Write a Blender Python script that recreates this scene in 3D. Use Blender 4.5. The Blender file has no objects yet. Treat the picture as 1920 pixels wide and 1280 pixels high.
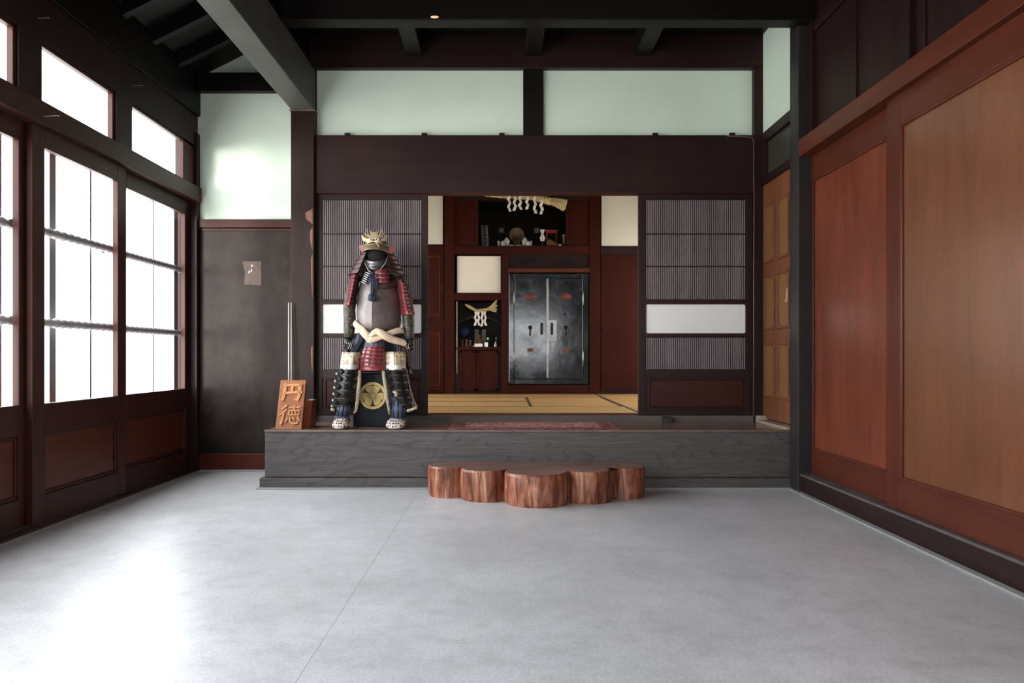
import bpy, bmesh, math, random
from mathutils import Vector, Matrix

random.seed(7)
S = bpy.context.scene
COL = S.collection
PI = math.pi

# ------------------------------------------------------------------ camera
F = 1430.0                      # focal length in pixels of a 1920 wide frame
EYE = 1.05
cam_d = bpy.data.cameras.new('camera')
cam_d.sensor_width = 36.0
cam_d.sensor_fit = 'HORIZONTAL'
cam_d.lens = F / 1920 * 36.0
cam_d.shift_x = 13 / 1920
cam_d.shift_y = 28 / 1920
cam_d.clip_end = 200
cam = bpy.data.objects.new('camera', cam_d)
cam.location = (0, 0, EYE)
cam.rotation_euler = (PI / 2, 0, 0)
COL.objects.link(cam)
S.camera = cam

# ------------------------------------------------------------------ world, lights, exposure
W = bpy.data.worlds.new('overcast')
S.world = W
W.use_nodes = True
bg = W.node_tree.nodes['Background']
wn, wl = W.node_tree.nodes, W.node_tree.links
w_tc = wn.new('ShaderNodeTexCoord'); w_sep = wn.new('ShaderNodeSeparateXYZ'); w_map = wn.new('ShaderNodeMapRange'); w_ramp = wn.new('ShaderNodeValToRGB')
w_map.inputs[1].default_value = -1.0
wl.new(w_tc.outputs['Generated'], w_sep.inputs[0]); wl.new(w_sep.outputs[2], w_map.inputs[0]); wl.new(w_map.outputs[0], w_ramp.inputs[0])
# pale ground below the horizon, overcast sky brightening towards the zenith
for e_, (p_, c_) in zip([w_ramp.color_ramp.elements[0], w_ramp.color_ramp.elements[1], w_ramp.color_ramp.elements.new(0.5), w_ramp.color_ramp.elements.new(0.5)],
                        ((0.48, (0.80, 0.80, 0.77, 1)), (1.0, (1.75, 1.85, 1.95, 1)), (0.52, (0.86, 0.90, 0.93, 1)), (0.75, (1.45, 1.53, 1.6, 1)))):
    e_.position = p_; e_.color = c_
wl.new(w_ramp.outputs[0], bg.inputs[0])
bg.inputs[1].default_value = 5.0

def portal(loc, rot, sx, sy):
    l = bpy.data.lights.new('daylight_portal', 'AREA')
    l.shape = 'RECTANGLE'
    l.size, l.size_y = sx, sy
    l.cycles.is_portal = True
    o = bpy.data.objects.new('daylight_portal', l)
    o.location = loc
    o.rotation_euler = rot
    COL.objects.link(o)

portal((-3.02, 3.0, 1.55), (0, -PI / 2, 0), 1.75, 8.6)      # sliding glass doors
portal((-3.02, 3.0, 2.79), (0, -PI / 2, 0), 0.42, 8.6)      # upper windows
portal((0.3, -2.05, 1.68), (PI / 2, 0, 0), 2.5, 1.35)        # open entrance behind the viewer
portal((-2.56, 8.9, 1.75), (0, -PI / 2, 0), 1.7, 2.8)       # added side windows of the tatami room
portal((2.96, 8.9, 1.75), (0, PI / 2, 0), 1.7, 2.8)

sun = bpy.data.lights.new('sun', 'SUN')
sun.energy = 1.6
sun.angle = math.radians(13)
sun.color = (1.0, 0.95, 0.88)
so = bpy.data.objects.new('sun', sun)
so.location = (-6, -4, 4)
so.rotation_euler = Vector((0.48, 0.86, 0.0)).to_track_quat('-Z', 'Y').to_euler()
COL.objects.link(so)

S.view_settings.view_transform = 'Standard'
S.view_settings.look = 'None'
S.view_settings.gamma = 1.0
S.view_settings.use_curve_mapping = False
S.view_settings.exposure = 1.0
S.cycles.use_denoising = True
S.cycles.max_bounces = 10
S.cycles.diffuse_bounces = 6
S.cycles.glossy_bounces = 4
S.cycles.transparent_max_bounces = 12
S.cycles.sample_clamp_indirect = 6.0
S.cycles.caustics_reflective = False
S.cycles.caustics_refractive = False

# ------------------------------------------------------------------ projection helpers (photo position at a known distance -> metres)
def PX(px, d): return (px - 947.0) * d / F
def PZ(py, d): return EYE - (py - 668.0) * d / F
def P(px, py, d): return Vector((PX(px, d), d, PZ(py, d)))

# ------------------------------------------------------------------ materials
MATS = {}
def new_mat(name):
    m = bpy.data.materials.new(name)
    m.use_nodes = True
    nt = m.node_tree
    b = nt.nodes['Principled BSDF']
    MATS[name] = m
    return m, nt, b

def rgb(c): return (c[0], c[1], c[2], 1.0)

def coords(nt, scale=(1, 1, 1), rot=(0, 0, 0), world=False):
    n = nt.nodes
    if world:
        g = n.new('ShaderNodeNewGeometry'); src = g.outputs['Position']
    else:
        t = n.new('ShaderNodeTexCoord'); src = t.outputs['Object']
    mp = n.new('ShaderNodeMapping')
    mp.inputs['Scale'].default_value = scale
    mp.inputs['Rotation'].default_value = rot
    nt.links.new(src, mp.inputs['Vector'])
    return mp.outputs['Vector']

def noise(nt, vec, scale, detail=5, rough=0.55, dist=0.0):
    t = nt.nodes.new('ShaderNodeTexNoise')
    t.inputs['Scale'].default_value = scale
    t.inputs['Detail'].default_value = detail
    t.inputs['Roughness'].default_value = rough
    t.inputs['Distortion'].default_value = dist
    nt.links.new(vec, t.inputs['Vector'])
    return t.outputs['Fac']

def ramp(nt, fac, stops):
    r = nt.nodes.new('ShaderNodeValToRGB')
    els = r.color_ramp.elements
    while len(els) < len(stops): els.new(0.5)
    for e, (p, c) in zip(els, stops):
        e.position = p
        e.color = rgb(c) if len(c) == 3 else c
    nt.links.new(fac, r.inputs['Fac'])
    return r.outputs['Color']

def mix(nt, fac, a, b, mode='MIX'):
    m = nt.nodes.new('ShaderNodeMix')
    m.data_type = 'RGBA'
    m.blend_type = mode
    for sock, v in ((m.inputs[0], fac), (m.inputs[6], a), (m.inputs[7], b)):
        if isinstance(v, (int, float)): sock.default_value = v
        elif isinstance(v, tuple): sock.default_value = rgb(v)
        else: nt.links.new(v, sock)
    return m.outputs[2]

def maprange(nt, v, a, b, c, d):
    m = nt.nodes.new('ShaderNodeMapRange')
    m.inputs[1].default_value, m.inputs[2].default_value = a, b
    m.inputs[3].default_value, m.inputs[4].default_value = c, d
    nt.links.new(v, m.inputs[0])
    return m.outputs[0]

def bump(nt, b, h, strength, dist=0.01):
    n = nt.nodes.new('ShaderNodeBump')
    n.inputs['Strength'].default_value = strength
    n.inputs['Distance'].default_value = dist
    nt.links.new(h, n.inputs['Height'])
    nt.links.new(n.outputs[0], b.inputs['Normal'])

def plain(name, c, rough=0.5, metal=0.0, spec=0.5, var=0.0, vscale=8.0, coat=0.0):
    m, nt, b = new_mat(name)
    b.inputs['Base Color'].default_value = rgb(c)
    b.inputs['Roughness'].default_value = rough
    b.inputs['Metallic'].default_value = metal
    b.inputs['Specular IOR Level'].default_value = spec
    b.inputs['Coat Weight'].default_value = coat
    if var > 0:
        f = noise(nt, coords(nt), vscale, 5)
        lo = tuple(x * (1 - var) for x in c); hi = tuple(min(1, x * (1 + var)) for x in c)
        nt.links.new(ramp(nt, f, [(0.3, lo), (0.7, hi)]), b.inputs['Base Color'])
    return m

def wood(name, c1, c2, axis='z', rough=0.4, stretch=14, scale=9, spec=0.25, blotch=0.35, bmp=0.12, coat=0.0, dust=None):
    m, nt, b = new_mat(name)
    sc = [scale] * 3
    sc['xyz'.index(axis)] = scale / stretch
    v = coords(nt, tuple(sc))
    g = noise(nt, v, 1.0, 8, 0.62, 0.6)
    fine = noise(nt, v, 7.0, 3, 0.6)
    mixf = nt.nodes.new('ShaderNodeMath'); mixf.operation = 'MULTIPLY_ADD'
    nt.links.new(fine, mixf.inputs[0]); mixf.inputs[1].default_value = 0.35
    nt.links.new(g, mixf.inputs[2])
    col = ramp(nt, mixf.outputs[0], [(0.15, tuple(x * 0.8 for x in c1)), (1.15 / 1.15, c2)])
    big = noise(nt, coords(nt, (1, 1, 1)), 1.7, 4)
    col = mix(nt, 1.0, col, ramp(nt, big, [(0.0, (max(0.0, 1 - 1.5 * blotch),) * 3), (1.0, (1 + 0.5 * blotch,) * 3)]), 'MULTIPLY')
    if dust:
        d = noise(nt, coords(nt, (1, 1, 1)), 3.3, 8, 0.7)
        col = mix(nt, maprange(nt, d, 0.45, 0.8, 0.0, 0.7), col, dust)
    nt.links.new(col, b.inputs['Base Color'])
    nt.links.new(maprange(nt, big, 0.0, 1.0, rough * 0.97, rough * 1.25), b.inputs['Roughness'])
    b.inputs['Specular IOR Level'].default_value = spec
    b.inputs['Coat Weight'].default_value = coat
    b.inputs['Coat Roughness'].default_value = 0.25
    bump(nt, b, mixf.outputs[0], bmp, 0.004)
    return m

M = MATS
for ax in 'xyz':
    wood('black_wood_' + ax, (0.003, 0.0022, 0.002), (0.011, 0.0075, 0.0065), ax, 0.42, spec=0.2)
    wood('dark_wood_' + ax, (0.012, 0.005, 0.005), (0.036, 0.014, 0.0135), ax, 0.42, spec=0.2)
    wood('frame_wood_' + ax, (0.026, 0.0075, 0.006), (0.080, 0.020, 0.014), ax, 0.40, spec=0.2)
    wood('red_wood_' + ax, (0.055, 0.011, 0.006), (0.155, 0.034, 0.016), ax, 0.36, spec=0.2, coat=0.1)
    wood('room_wood_' + ax, (0.022, 0.0036, 0.0022), (0.068, 0.0105, 0.006), ax, 0.40, spec=0.12)
wood('panel_wood', (0.095, 0.026, 0.010), (0.25, 0.078, 0.030), 'z', 0.30, 7, 5, spec=0.5, blotch=0.3, coat=0.6, bmp=0.04)
wood('panel_wood_red', (0.075, 0.011, 0.005), (0.30, 0.068, 0.032), 'z', 0.32, 9, 6, spec=0.3, blotch=0.4, coat=0.2, bmp=0.04)
wood('lit_beam_wood', (0.055, 0.055, 0.048), (0.13, 0.13, 0.113), 'y', 0.5, 10, 8, spec=0.25)  # lighter copy: light on the great beam's underside put into the colour
wood('door_wood', (0.13, 0.040, 0.018), (0.30, 0.105, 0.050), 'z', 0.42, 10, 8)
wood('door_panel_wood', (0.19, 0.075, 0.024), (0.36, 0.165, 0.06), 'z', 0.42, 10, 8)
wood('worn_wall_wood', (0.010, 0.006, 0.0055), (0.042, 0.028, 0.024), 'z', 0.42, 5, 4, spec=0.15, blotch=0.6, dust=(0.062, 0.036, 0.024))
wood('post_wood', (0.012, 0.006, 0.005), (0.042, 0.021, 0.016), 'z', 0.40, 8, 7, spec=0.15)
wood('pilaster_sheen_wood', (0.016, 0.012, 0.013), (0.048, 0.038, 0.041), 'z', 0.42, 10, 8, spec=0.3)  # window sheen on this post put into a greyer, lilac tone
wood('deck_wood', (0.16, 0.080, 0.056), (0.36, 0.21, 0.155), 'x', 0.18, 14, 10, spec=0.5, coat=0.5)
wood('threshold_wood', (0.060, 0.048, 0.046), (0.17, 0.14, 0.13), 'x', 0.5, 14, 10)
wood('slat_wood', (0.13, 0.104, 0.116), (0.30, 0.245, 0.265), 'z', 0.5, 12, 12, blotch=0.15)
wood('sign_wood', (0.26, 0.085, 0.038), (0.42, 0.16, 0.075), 'z', 0.42, 9, 14, blotch=0.2)
wood('sign_letter_wood', (0.48, 0.19, 0.07), (0.66, 0.30, 0.12), 'z', 0.42, 6, 14, blotch=0.15)
wood('sign_stand_wood', (0.20, 0.045, 0.016), (0.34, 0.09, 0.035), 'z', 0.35, 9, 14, blotch=0.2)
wood('log_top', (0.11, 0.05, 0.04), (0.42, 0.23, 0.19), 'x', 0.36, 2.2, 5, blotch=0.5)

def mat_bark():
    m, nt, b = new_mat('log_bark')
    v = coords(nt, (24, 24, 3.2))
    a = noise(nt, v, 1.0, 7, 0.65, 0.8)
    col = ramp(nt, a, [(0.34, (0.045, 0.011, 0.005)), (0.47, (0.20, 0.056, 0.023)), (0.56, (0.35, 0.125, 0.065)), (0.68, (0.56, 0.33, 0.22))])
    blot = noise(nt, coords(nt, (1, 1, 1)), 5.5, 5)
    col = mix(nt, maprange(nt, blot, 0.5, 0.75, 0, 0.55), col, (0.20, 0.055, 0.045))
    nt.links.new(col, b.inputs['Base Color'])
    b.inputs['Roughness'].default_value = 0.36
    bump(nt, b, a, 0.35, 0.01)
mat_bark()

def mat_riser():
    m, nt, b = new_mat('riser_wood')
    v = coords(nt, (1.0, 1.0, 4.2))
    n1 = noise(nt, v, 0.9, 2, 0.5, 0.4)
    mul = nt.nodes.new('ShaderNodeMath'); mul.operation = 'MULTIPLY'; mul.inputs[1].default_value = 15.0
    nt.links.new(n1, mul.inputs[0])
    fr = nt.nodes.new('ShaderNodeMath'); fr.operation = 'FRACT'
    nt.links.new(mul.outputs[0], fr.inputs[0])
    lines = ramp(nt, fr.outputs[0], [(0.0, (0.42, 0.40, 0.40)), (0.10, (1, 1, 1)), (0.75, (0.9, 0.9, 0.9)), (1.0, (0.6, 0.58, 0.58))])
    fib = noise(nt, coords(nt, (3, 3, 60)), 1.0, 6, 0.65)
    base = ramp(nt, fib, [(0.3, (0.058, 0.050, 0.050)), (0.75, (0.135, 0.120, 0.118))])
    blot = noise(nt, coords(nt, (1, 1, 1.5)), 1.6, 5)
    base = mix(nt, maprange(nt, blot, 0.4, 0.7, 0, 0.6), base, (0.085, 0.062, 0.055))
    nt.links.new(mix(nt, 0.75, base, lines, 'MULTIPLY'), b.inputs['Base Color'])
    b.inputs['Roughness'].default_value = 0.46
    bump(nt, b, fib, 0.15, 0.004)
mat_riser()

def mat_concrete():
    m, nt, b = new_mat('concrete')
    v = coords(nt, (1, 1, 1), world=True)
    a = noise(nt, v, 1.3, 8, 0.62, 0.3)
    f = noise(nt, v, 70, 4, 0.7)
    s = noise(nt, v, 9, 6, 0.65)
    col = ramp(nt, a, [(0.30, (0.52, 0.512, 0.525)), (0.52, (0.62, 0.61, 0.628)), (0.72, (0.71, 0.70, 0.72))])
    col = mix(nt, 0.6, col, ramp(nt, f, [(0.30, (0.66, 0.66, 0.66)), (0.66, (1.1, 1.1, 1.1))]), 'MULTIPLY')
    col = mix(nt, 0.6, col, ramp(nt, s, [(0.28, (0.70, 0.69, 0.68)), (0.55, (1, 1, 1))]), 'MULTIPLY')
    # the long cast joint that runs down the floor
    sep = nt.nodes.new('ShaderNodeSeparateXYZ'); nt.links.new(v, sep.inputs[0])
    wob = noise(nt, v, 6, 3)
    add = nt.nodes.new('ShaderNodeMath'); add.operation = 'MULTIPLY_ADD'
    nt.links.new(wob, add.inputs[0]); add.inputs[1].default_value = 0.012; nt.links.new(sep.outputs[0], add.inputs[2])
    cmp_ = nt.nodes.new('ShaderNodeMath'); cmp_.operation = 'COMPARE'
    nt.links.new(add.outputs[0], cmp_.inputs[0]); cmp_.inputs[1].default_value = -0.669; cmp_.inputs[2].default_value = 0.0022
    col = mix(nt, cmp_.outputs[0], col, mix(nt, 0.45, col, (0.10, 0.10, 0.11)))
    nt.links.new(col, b.inputs['Base Color'])
    nt.links.new(maprange(nt, s, 0.3, 0.7, 0.285, 0.42), b.inputs['Roughness'])
    b.inputs['Specular IOR Level'].default_value = 0.45
    bump(nt, b, f, 0.06, 0.004)
mat_concrete()

def mat_plaster(name, c):
    m, nt, b = new_mat(name)
    a = noise(nt, coords(nt), 2.0, 6)
    nt.links.new(ramp(nt, a, [(0.3, tuple(x * 0.94 for x in c)), (0.7, c)]), b.inputs['Base Color'])
    b.inputs['Roughness'].default_value = 0.85
    b.inputs['Specular IOR Level'].default_value = 0.2
mat_plaster('mint_plaster', (0.785, 0.90, 0.775))
mat_plaster('cream_plaster', (0.78, 0.76, 0.68))
mat_plaster('lit_sheet', (0.94, 0.92, 0.87))  # whiter copy: front light on the lower panel put into the colour
mat_plaster('paper_white', (0.80, 0.80, 0.79))
mat_plaster('mortar', (0.36, 0.35, 0.34))
mat_plaster('streamer_paper', (0.86, 0.86, 0.86))

def mat_pane(name, tint, gl):
    m, nt, b = new_mat(name)
    nt.nodes.remove(b)
    out = nt.nodes['Material Output']
    t = nt.nodes.new('ShaderNodeBsdfTransparent'); t.inputs[0].default_value = rgb(tint)
    g = nt.nodes.new('ShaderNodeBsdfGlossy'); g.inputs['Roughness'].default_value = 0.12
    g.inputs[0].default_value = (0.9, 0.9, 0.9, 1)
    mx = nt.nodes.new('ShaderNodeMixShader'); mx.inputs[0].default_value = gl
    nt.links.new(t.outputs[0], mx.inputs[1]); nt.links.new(g.outputs[0], mx.inputs[2])
    nt.links.new(mx.outputs[0], out.inputs[0])
mat_pane('glass', (0.96, 0.97, 0.97), 0.04)

def mat_added_window():
    m, nt, b = new_mat('added_window_paper')
    nt.nodes.remove(b)
    out = nt.nodes['Material Output']
    t = nt.nodes.new('ShaderNodeBsdfTransparent'); t.inputs[0].default_value = (0.78, 0.74, 0.68, 1)
    d = nt.nodes.new('ShaderNodeBsdfTranslucent'); d.inputs[0].default_value = (0.75, 0.72, 0.66, 1)
    mx = nt.nodes.new('ShaderNodeMixShader'); mx.inputs[0].default_value = 0.35
    nt.links.new(t.outputs[0], mx.inputs[1]); nt.links.new(d.outputs[0], mx.inputs[2])
    nt.links.new(mx.outputs[0], out.inputs[0])
mat_added_window()

def mat_tatami():
    m, nt, b = new_mat('tatami_straw')
    f = noise(nt, coords(nt, (6, 220, 6)), 1.0, 3, 0.6)
    a = noise(nt, coords(nt), 2.5, 4)
    col = ramp(nt, f, [(0.3, (0.50, 0.30, 0.125)), (0.7, (0.64, 0.39, 0.17))])
    col = mix(nt, 1.0, col, ramp(nt, a, [(0.3, (0.9, 0.9, 0.9)), (0.7, (1.05, 1.05, 1.05))]), 'MULTIPLY')
    nt.links.new(col, b.inputs['Base Color'])
    b.inputs['Roughness'].default_value = 0.6
mat_tatami()
plain('tatami_border', (0.055, 0.040, 0.028), 0.8)

def mat_lacquer():
    m, nt, b = new_mat('safe_lacquer')
    a = noise(nt, coords(nt), 5.5, 7, 0.65, 0.4)
    s = noise(nt, coords(nt), 2.2, 4)
    nt.links.new(ramp(nt, a, [(0.35, (0.008, 0.010, 0.014)), (0.62, (0.013, 0.018, 0.026)), (0.8, (0.035, 0.038, 0.044))]), b.inputs['Base Color'])
    nt.links.new(maprange(nt, a, 0.3, 0.75, 0.07, 0.26), b.inputs['Roughness'])
    b.inputs['Specular IOR Level'].default_value = 0.5
    b.inputs['Coat Weight'].default_value = 0.3
    b.inputs['Coat Roughness'].default_value = 0.12
    bump(nt, b, s, 0.16, 0.02)
mat_lacquer()
plain('safe_metal', (0.30, 0.30, 0.31), 0.30, 0.9, var=0.3)
plain('safe_dark', (0.008, 0.009, 0.011), 0.35)
plain('badge_red', (0.16, 0.040, 0.028), 0.45, var=0.25, vscale=40)
plain('iron', (0.030, 0.030, 0.032), 0.45, 0.7)
plain('brass_dull', (0.20, 0.15, 0.08), 0.4, 0.9)
plain('void', (0.004, 0.004, 0.004), 0.9)
plain('bar_grey', (0.36, 0.34, 0.345), 0.7, spec=0.2)
plain('porcelain', (0.72, 0.74, 0.74), 0.2, coat=0.5)
plain('straw', (0.46, 0.36, 0.17), 0.8, var=0.4, vscale=60)
plain('straw_pale', (0.58, 0.48, 0.26), 0.8, var=0.4, vscale=80)
plain('vermilion', (0.42, 0.025, 0.022), 0.45)
plain('clay_brown', (0.19, 0.078, 0.042), 0.6, var=0.3, vscale=30)
plain('bronze', (0.12, 0.085, 0.045), 0.35, 0.6, var=0.4, vscale=20)
plain('card_grey', (0.22, 0.22, 0.21), 0.7, var=0.35, vscale=60)
plain('blue_cloth', (0.018, 0.028, 0.12), 0.8)
plain('pink_box', (0.33, 0.20, 0.18), 0.7)
plain('ink', (0.02, 0.02, 0.02), 0.7)
plain('gold_paint', (0.55, 0.40, 0.14), 0.42, 0.25, var=0.12, vscale=30)
plain('crest_dark', (0.045, 0.028, 0.012), 0.6)
plain('navy_box', (0.009, 0.012, 0.017), 0.5, spec=0.15, var=0.3)
plain('pale_rod', (0.50, 0.46, 0.43), 0.45)
plain('trim_light', (0.40, 0.32, 0.24), 0.55, var=0.2)
plain('black_block', (0.012, 0.012, 0.014), 0.5)
plain('old_paper', (0.085, 0.052, 0.042), 0.7, var=0.3, vscale=25)
plain('torn_paper', (0.42, 0.25, 0.17), 0.7, var=0.3, vscale=40)
plain('transom_green', (0.050, 0.050, 0.036), 0.35)
plain('cable', (0.06, 0.045, 0.04), 0.5)
plain('edge_wood', (0.17, 0.115, 0.095), 0.4, var=0.3, vscale=12)
# armour
plain('armor_iron', (0.20, 0.165, 0.16), 0.46, 0.35, var=0.22, vscale=14)
plain('armor_brown', (0.085, 0.055, 0.048), 0.38, 0.35, var=0.25, vscale=16)
plain('mask_iron', (0.19, 0.175, 0.18), 0.34, 0.8, var=0.2, vscale=20)
plain('helmet_olive', (0.26, 0.20, 0.125), 0.42, 0.35, var=0.3, vscale=22)
plain('helmet_gold', (0.30, 0.23, 0.13), 0.36, 0.55, var=0.3, vscale=40)
plain('lacquer_red', (0.235, 0.034, 0.038), 0.34, 0.0, var=0.18, vscale=20, coat=0.3)
plain('lacquer_dark_red', (0.042, 0.008, 0.008), 0.4, var=0.2)
plain('lacing_navy', (0.018, 0.018, 0.034), 0.8)
plain('cord_navy', (0.020, 0.026, 0.058), 0.75)
plain('cloth_navy', (0.020, 0.025, 0.050), 0.85, var=0.3)
plain('cloth_indigo', (0.075, 0.078, 0.118), 0.8, var=0.35, vscale=30)
plain('splint_navy', (0.022, 0.030, 0.060), 0.35, 0.3)
plain('sash_cream', (0.66, 0.50, 0.36), 0.85, var=0.12, vscale=18)
plain('brocade_white', (0.62, 0.59, 0.55), 0.55)
plain('stud_black', (0.065, 0.060, 0.058), 0.24, 0.75)
plain('plate_black', (0.016, 0.014, 0.012), 0.4, 0.3, var=0.3)
plain('white_stud', (0.85, 0.83, 0.78), 0.3)

def mat_brocade(name, a, b_, c, scale):
    m, nt, b = new_mat(name)
    v = nt.nodes.new('ShaderNodeTexVoronoi'); v.inputs['Scale'].default_value = scale
    nt.links.new(coords(nt), v.inputs['Vector'])
    n1 = noise(nt, coords(nt), scale * 0.8, 4, 0.6, 1.5)
    nt.links.new(mix(nt, maprange(nt, n1, 0.42, 0.6, 0, 1), ramp(nt, v.outputs['Distance'], [(0.1, a), (0.55, b_)]), c), b.inputs['Base Color'])
    b.inputs['Roughness'].default_value = 0.5
    bump(nt, b, v.outputs['Distance'], 0.4, 0.006)
mat_brocade('brocade_gold', (0.52, 0.36, 0.18), (0.24, 0.14, 0.065), (0.70, 0.58, 0.40), 34)
mat_brocade('sleeve_brocade', (0.20, 0.14, 0.065), (0.014, 0.013, 0.010), (0.030, 0.026, 0.018), 46)
mat_brocade('edge_brocade', (0.62, 0.52, 0.36), (0.20, 0.13, 0.065), (0.45, 0.38, 0.28), 70)

def mat_spots():
    m, nt, b = new_mat('spotted_shoe')
    v = nt.nodes.new('ShaderNodeTexVoronoi'); v.inputs['Scale'].default_value = 46
    v.inputs['Randomness'].default_value = 0.35
    nt.links.new(coords(nt), v.inputs['Vector'])
    nt.links.new(ramp(nt, v.outputs['Distance'], [(0.36, (0.015, 0.012, 0.012)), (0.46, (0.66, 0.55, 0.47))]), b.inputs['Base Color'])
    b.inputs['Roughness'].default_value = 0.6
mat_spots()

def mat_rug():
    m, nt, b = new_mat('rug_pile')
    v = coords(nt, (1, 1, 1))
    vo = nt.nodes.new('ShaderNodeTexVoronoi'); vo.inputs['Scale'].default_value = 15
    nt.links.new(v, vo.inputs['Vector'])
    n1 = noise(nt, v, 22, 5, 0.65, 0.8)
    field = ramp(nt, n1, [(0.34, (0.060, 0.014, 0.018)), (0.43, (0.20, 0.055, 0.055)), (0.51, (0.45, 0.21, 0.19)), (0.60, (0.66, 0.45, 0.42))])
    flower = ramp(nt, vo.outputs['Distance'], [(0.12, (0.56, 0.42, 0.38)), (0.22, (0.10, 0.03, 0.05)), (0.32, (0.34, 0.14, 0.13))])
    field = mix(nt, 0.35, field, flower)
    sep = nt.nodes.new('ShaderNodeSeparateXYZ'); nt.links.new(v, sep.inputs[0])
    def absn(sock):
        a = nt.nodes.new('ShaderNodeMath'); a.operation = 'ABSOLUTE'; nt.links.new(sock, a.inputs[0]); return a.outputs[0]
    def band(sock, lo, hi):
        g = nt.nodes.new('ShaderNodeMath'); g.operation = 'GREATER_THAN'; nt.links.new(sock, g.inputs[0]); g.inputs[1].default_value = lo
        l = nt.nodes.new('ShaderNodeMath'); l.operation = 'LESS_THAN'; nt.links.new(sock, l.inputs[0]); l.inputs[1].default_value = hi
        mu = nt.nodes.new('ShaderNodeMath'); mu.operation = 'MULTIPLY'; nt.links.new(g.outputs[0], mu.inputs[0]); nt.links.new(l.outputs[0], mu.inputs[1]); return mu.outputs[0]
    ax, ay = absn(sep.outputs[0]), absn(sep.outputs[1])
    col = field
    for lo, hi, c in ((0.56, 2, (0.10, 0.025, 0.028)), (0.665, 2, (0.42, 0.20, 0.17)), (0.678, 2, (0.13, 0.020, 0.022))):
        col = mix(nt, band(ax, lo, hi), col, mix(nt, 0.35, c, field))
    for lo, hi, c in ((0.235, 2, (0.10, 0.025, 0.028)), (0.325, 2, (0.42, 0.20, 0.17)), (0.337, 2, (0.13, 0.020, 0.022))):
        col = mix(nt, band(ay, lo, hi), col, mix(nt, 0.35, c, field))
    nt.links.new(col, b.inputs['Base Color'])
    b.inputs['Roughness'].default_value = 0.75
    b.inputs['Specular IOR Level'].default_value = 0.1
    bump(nt, b, n1, 0.3, 0.006)
mat_rug()

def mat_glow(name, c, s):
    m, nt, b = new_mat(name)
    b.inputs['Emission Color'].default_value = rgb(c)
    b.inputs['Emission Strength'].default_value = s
mat_glow('glint_warm', (1.0, 0.22, 0.035), 0.75)  # warm lamp reflection painted as emission

# ------------------------------------------------------------------ mesh builder
ORIGIN = {}     # object -> world position its children's meshes are measured from

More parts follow.
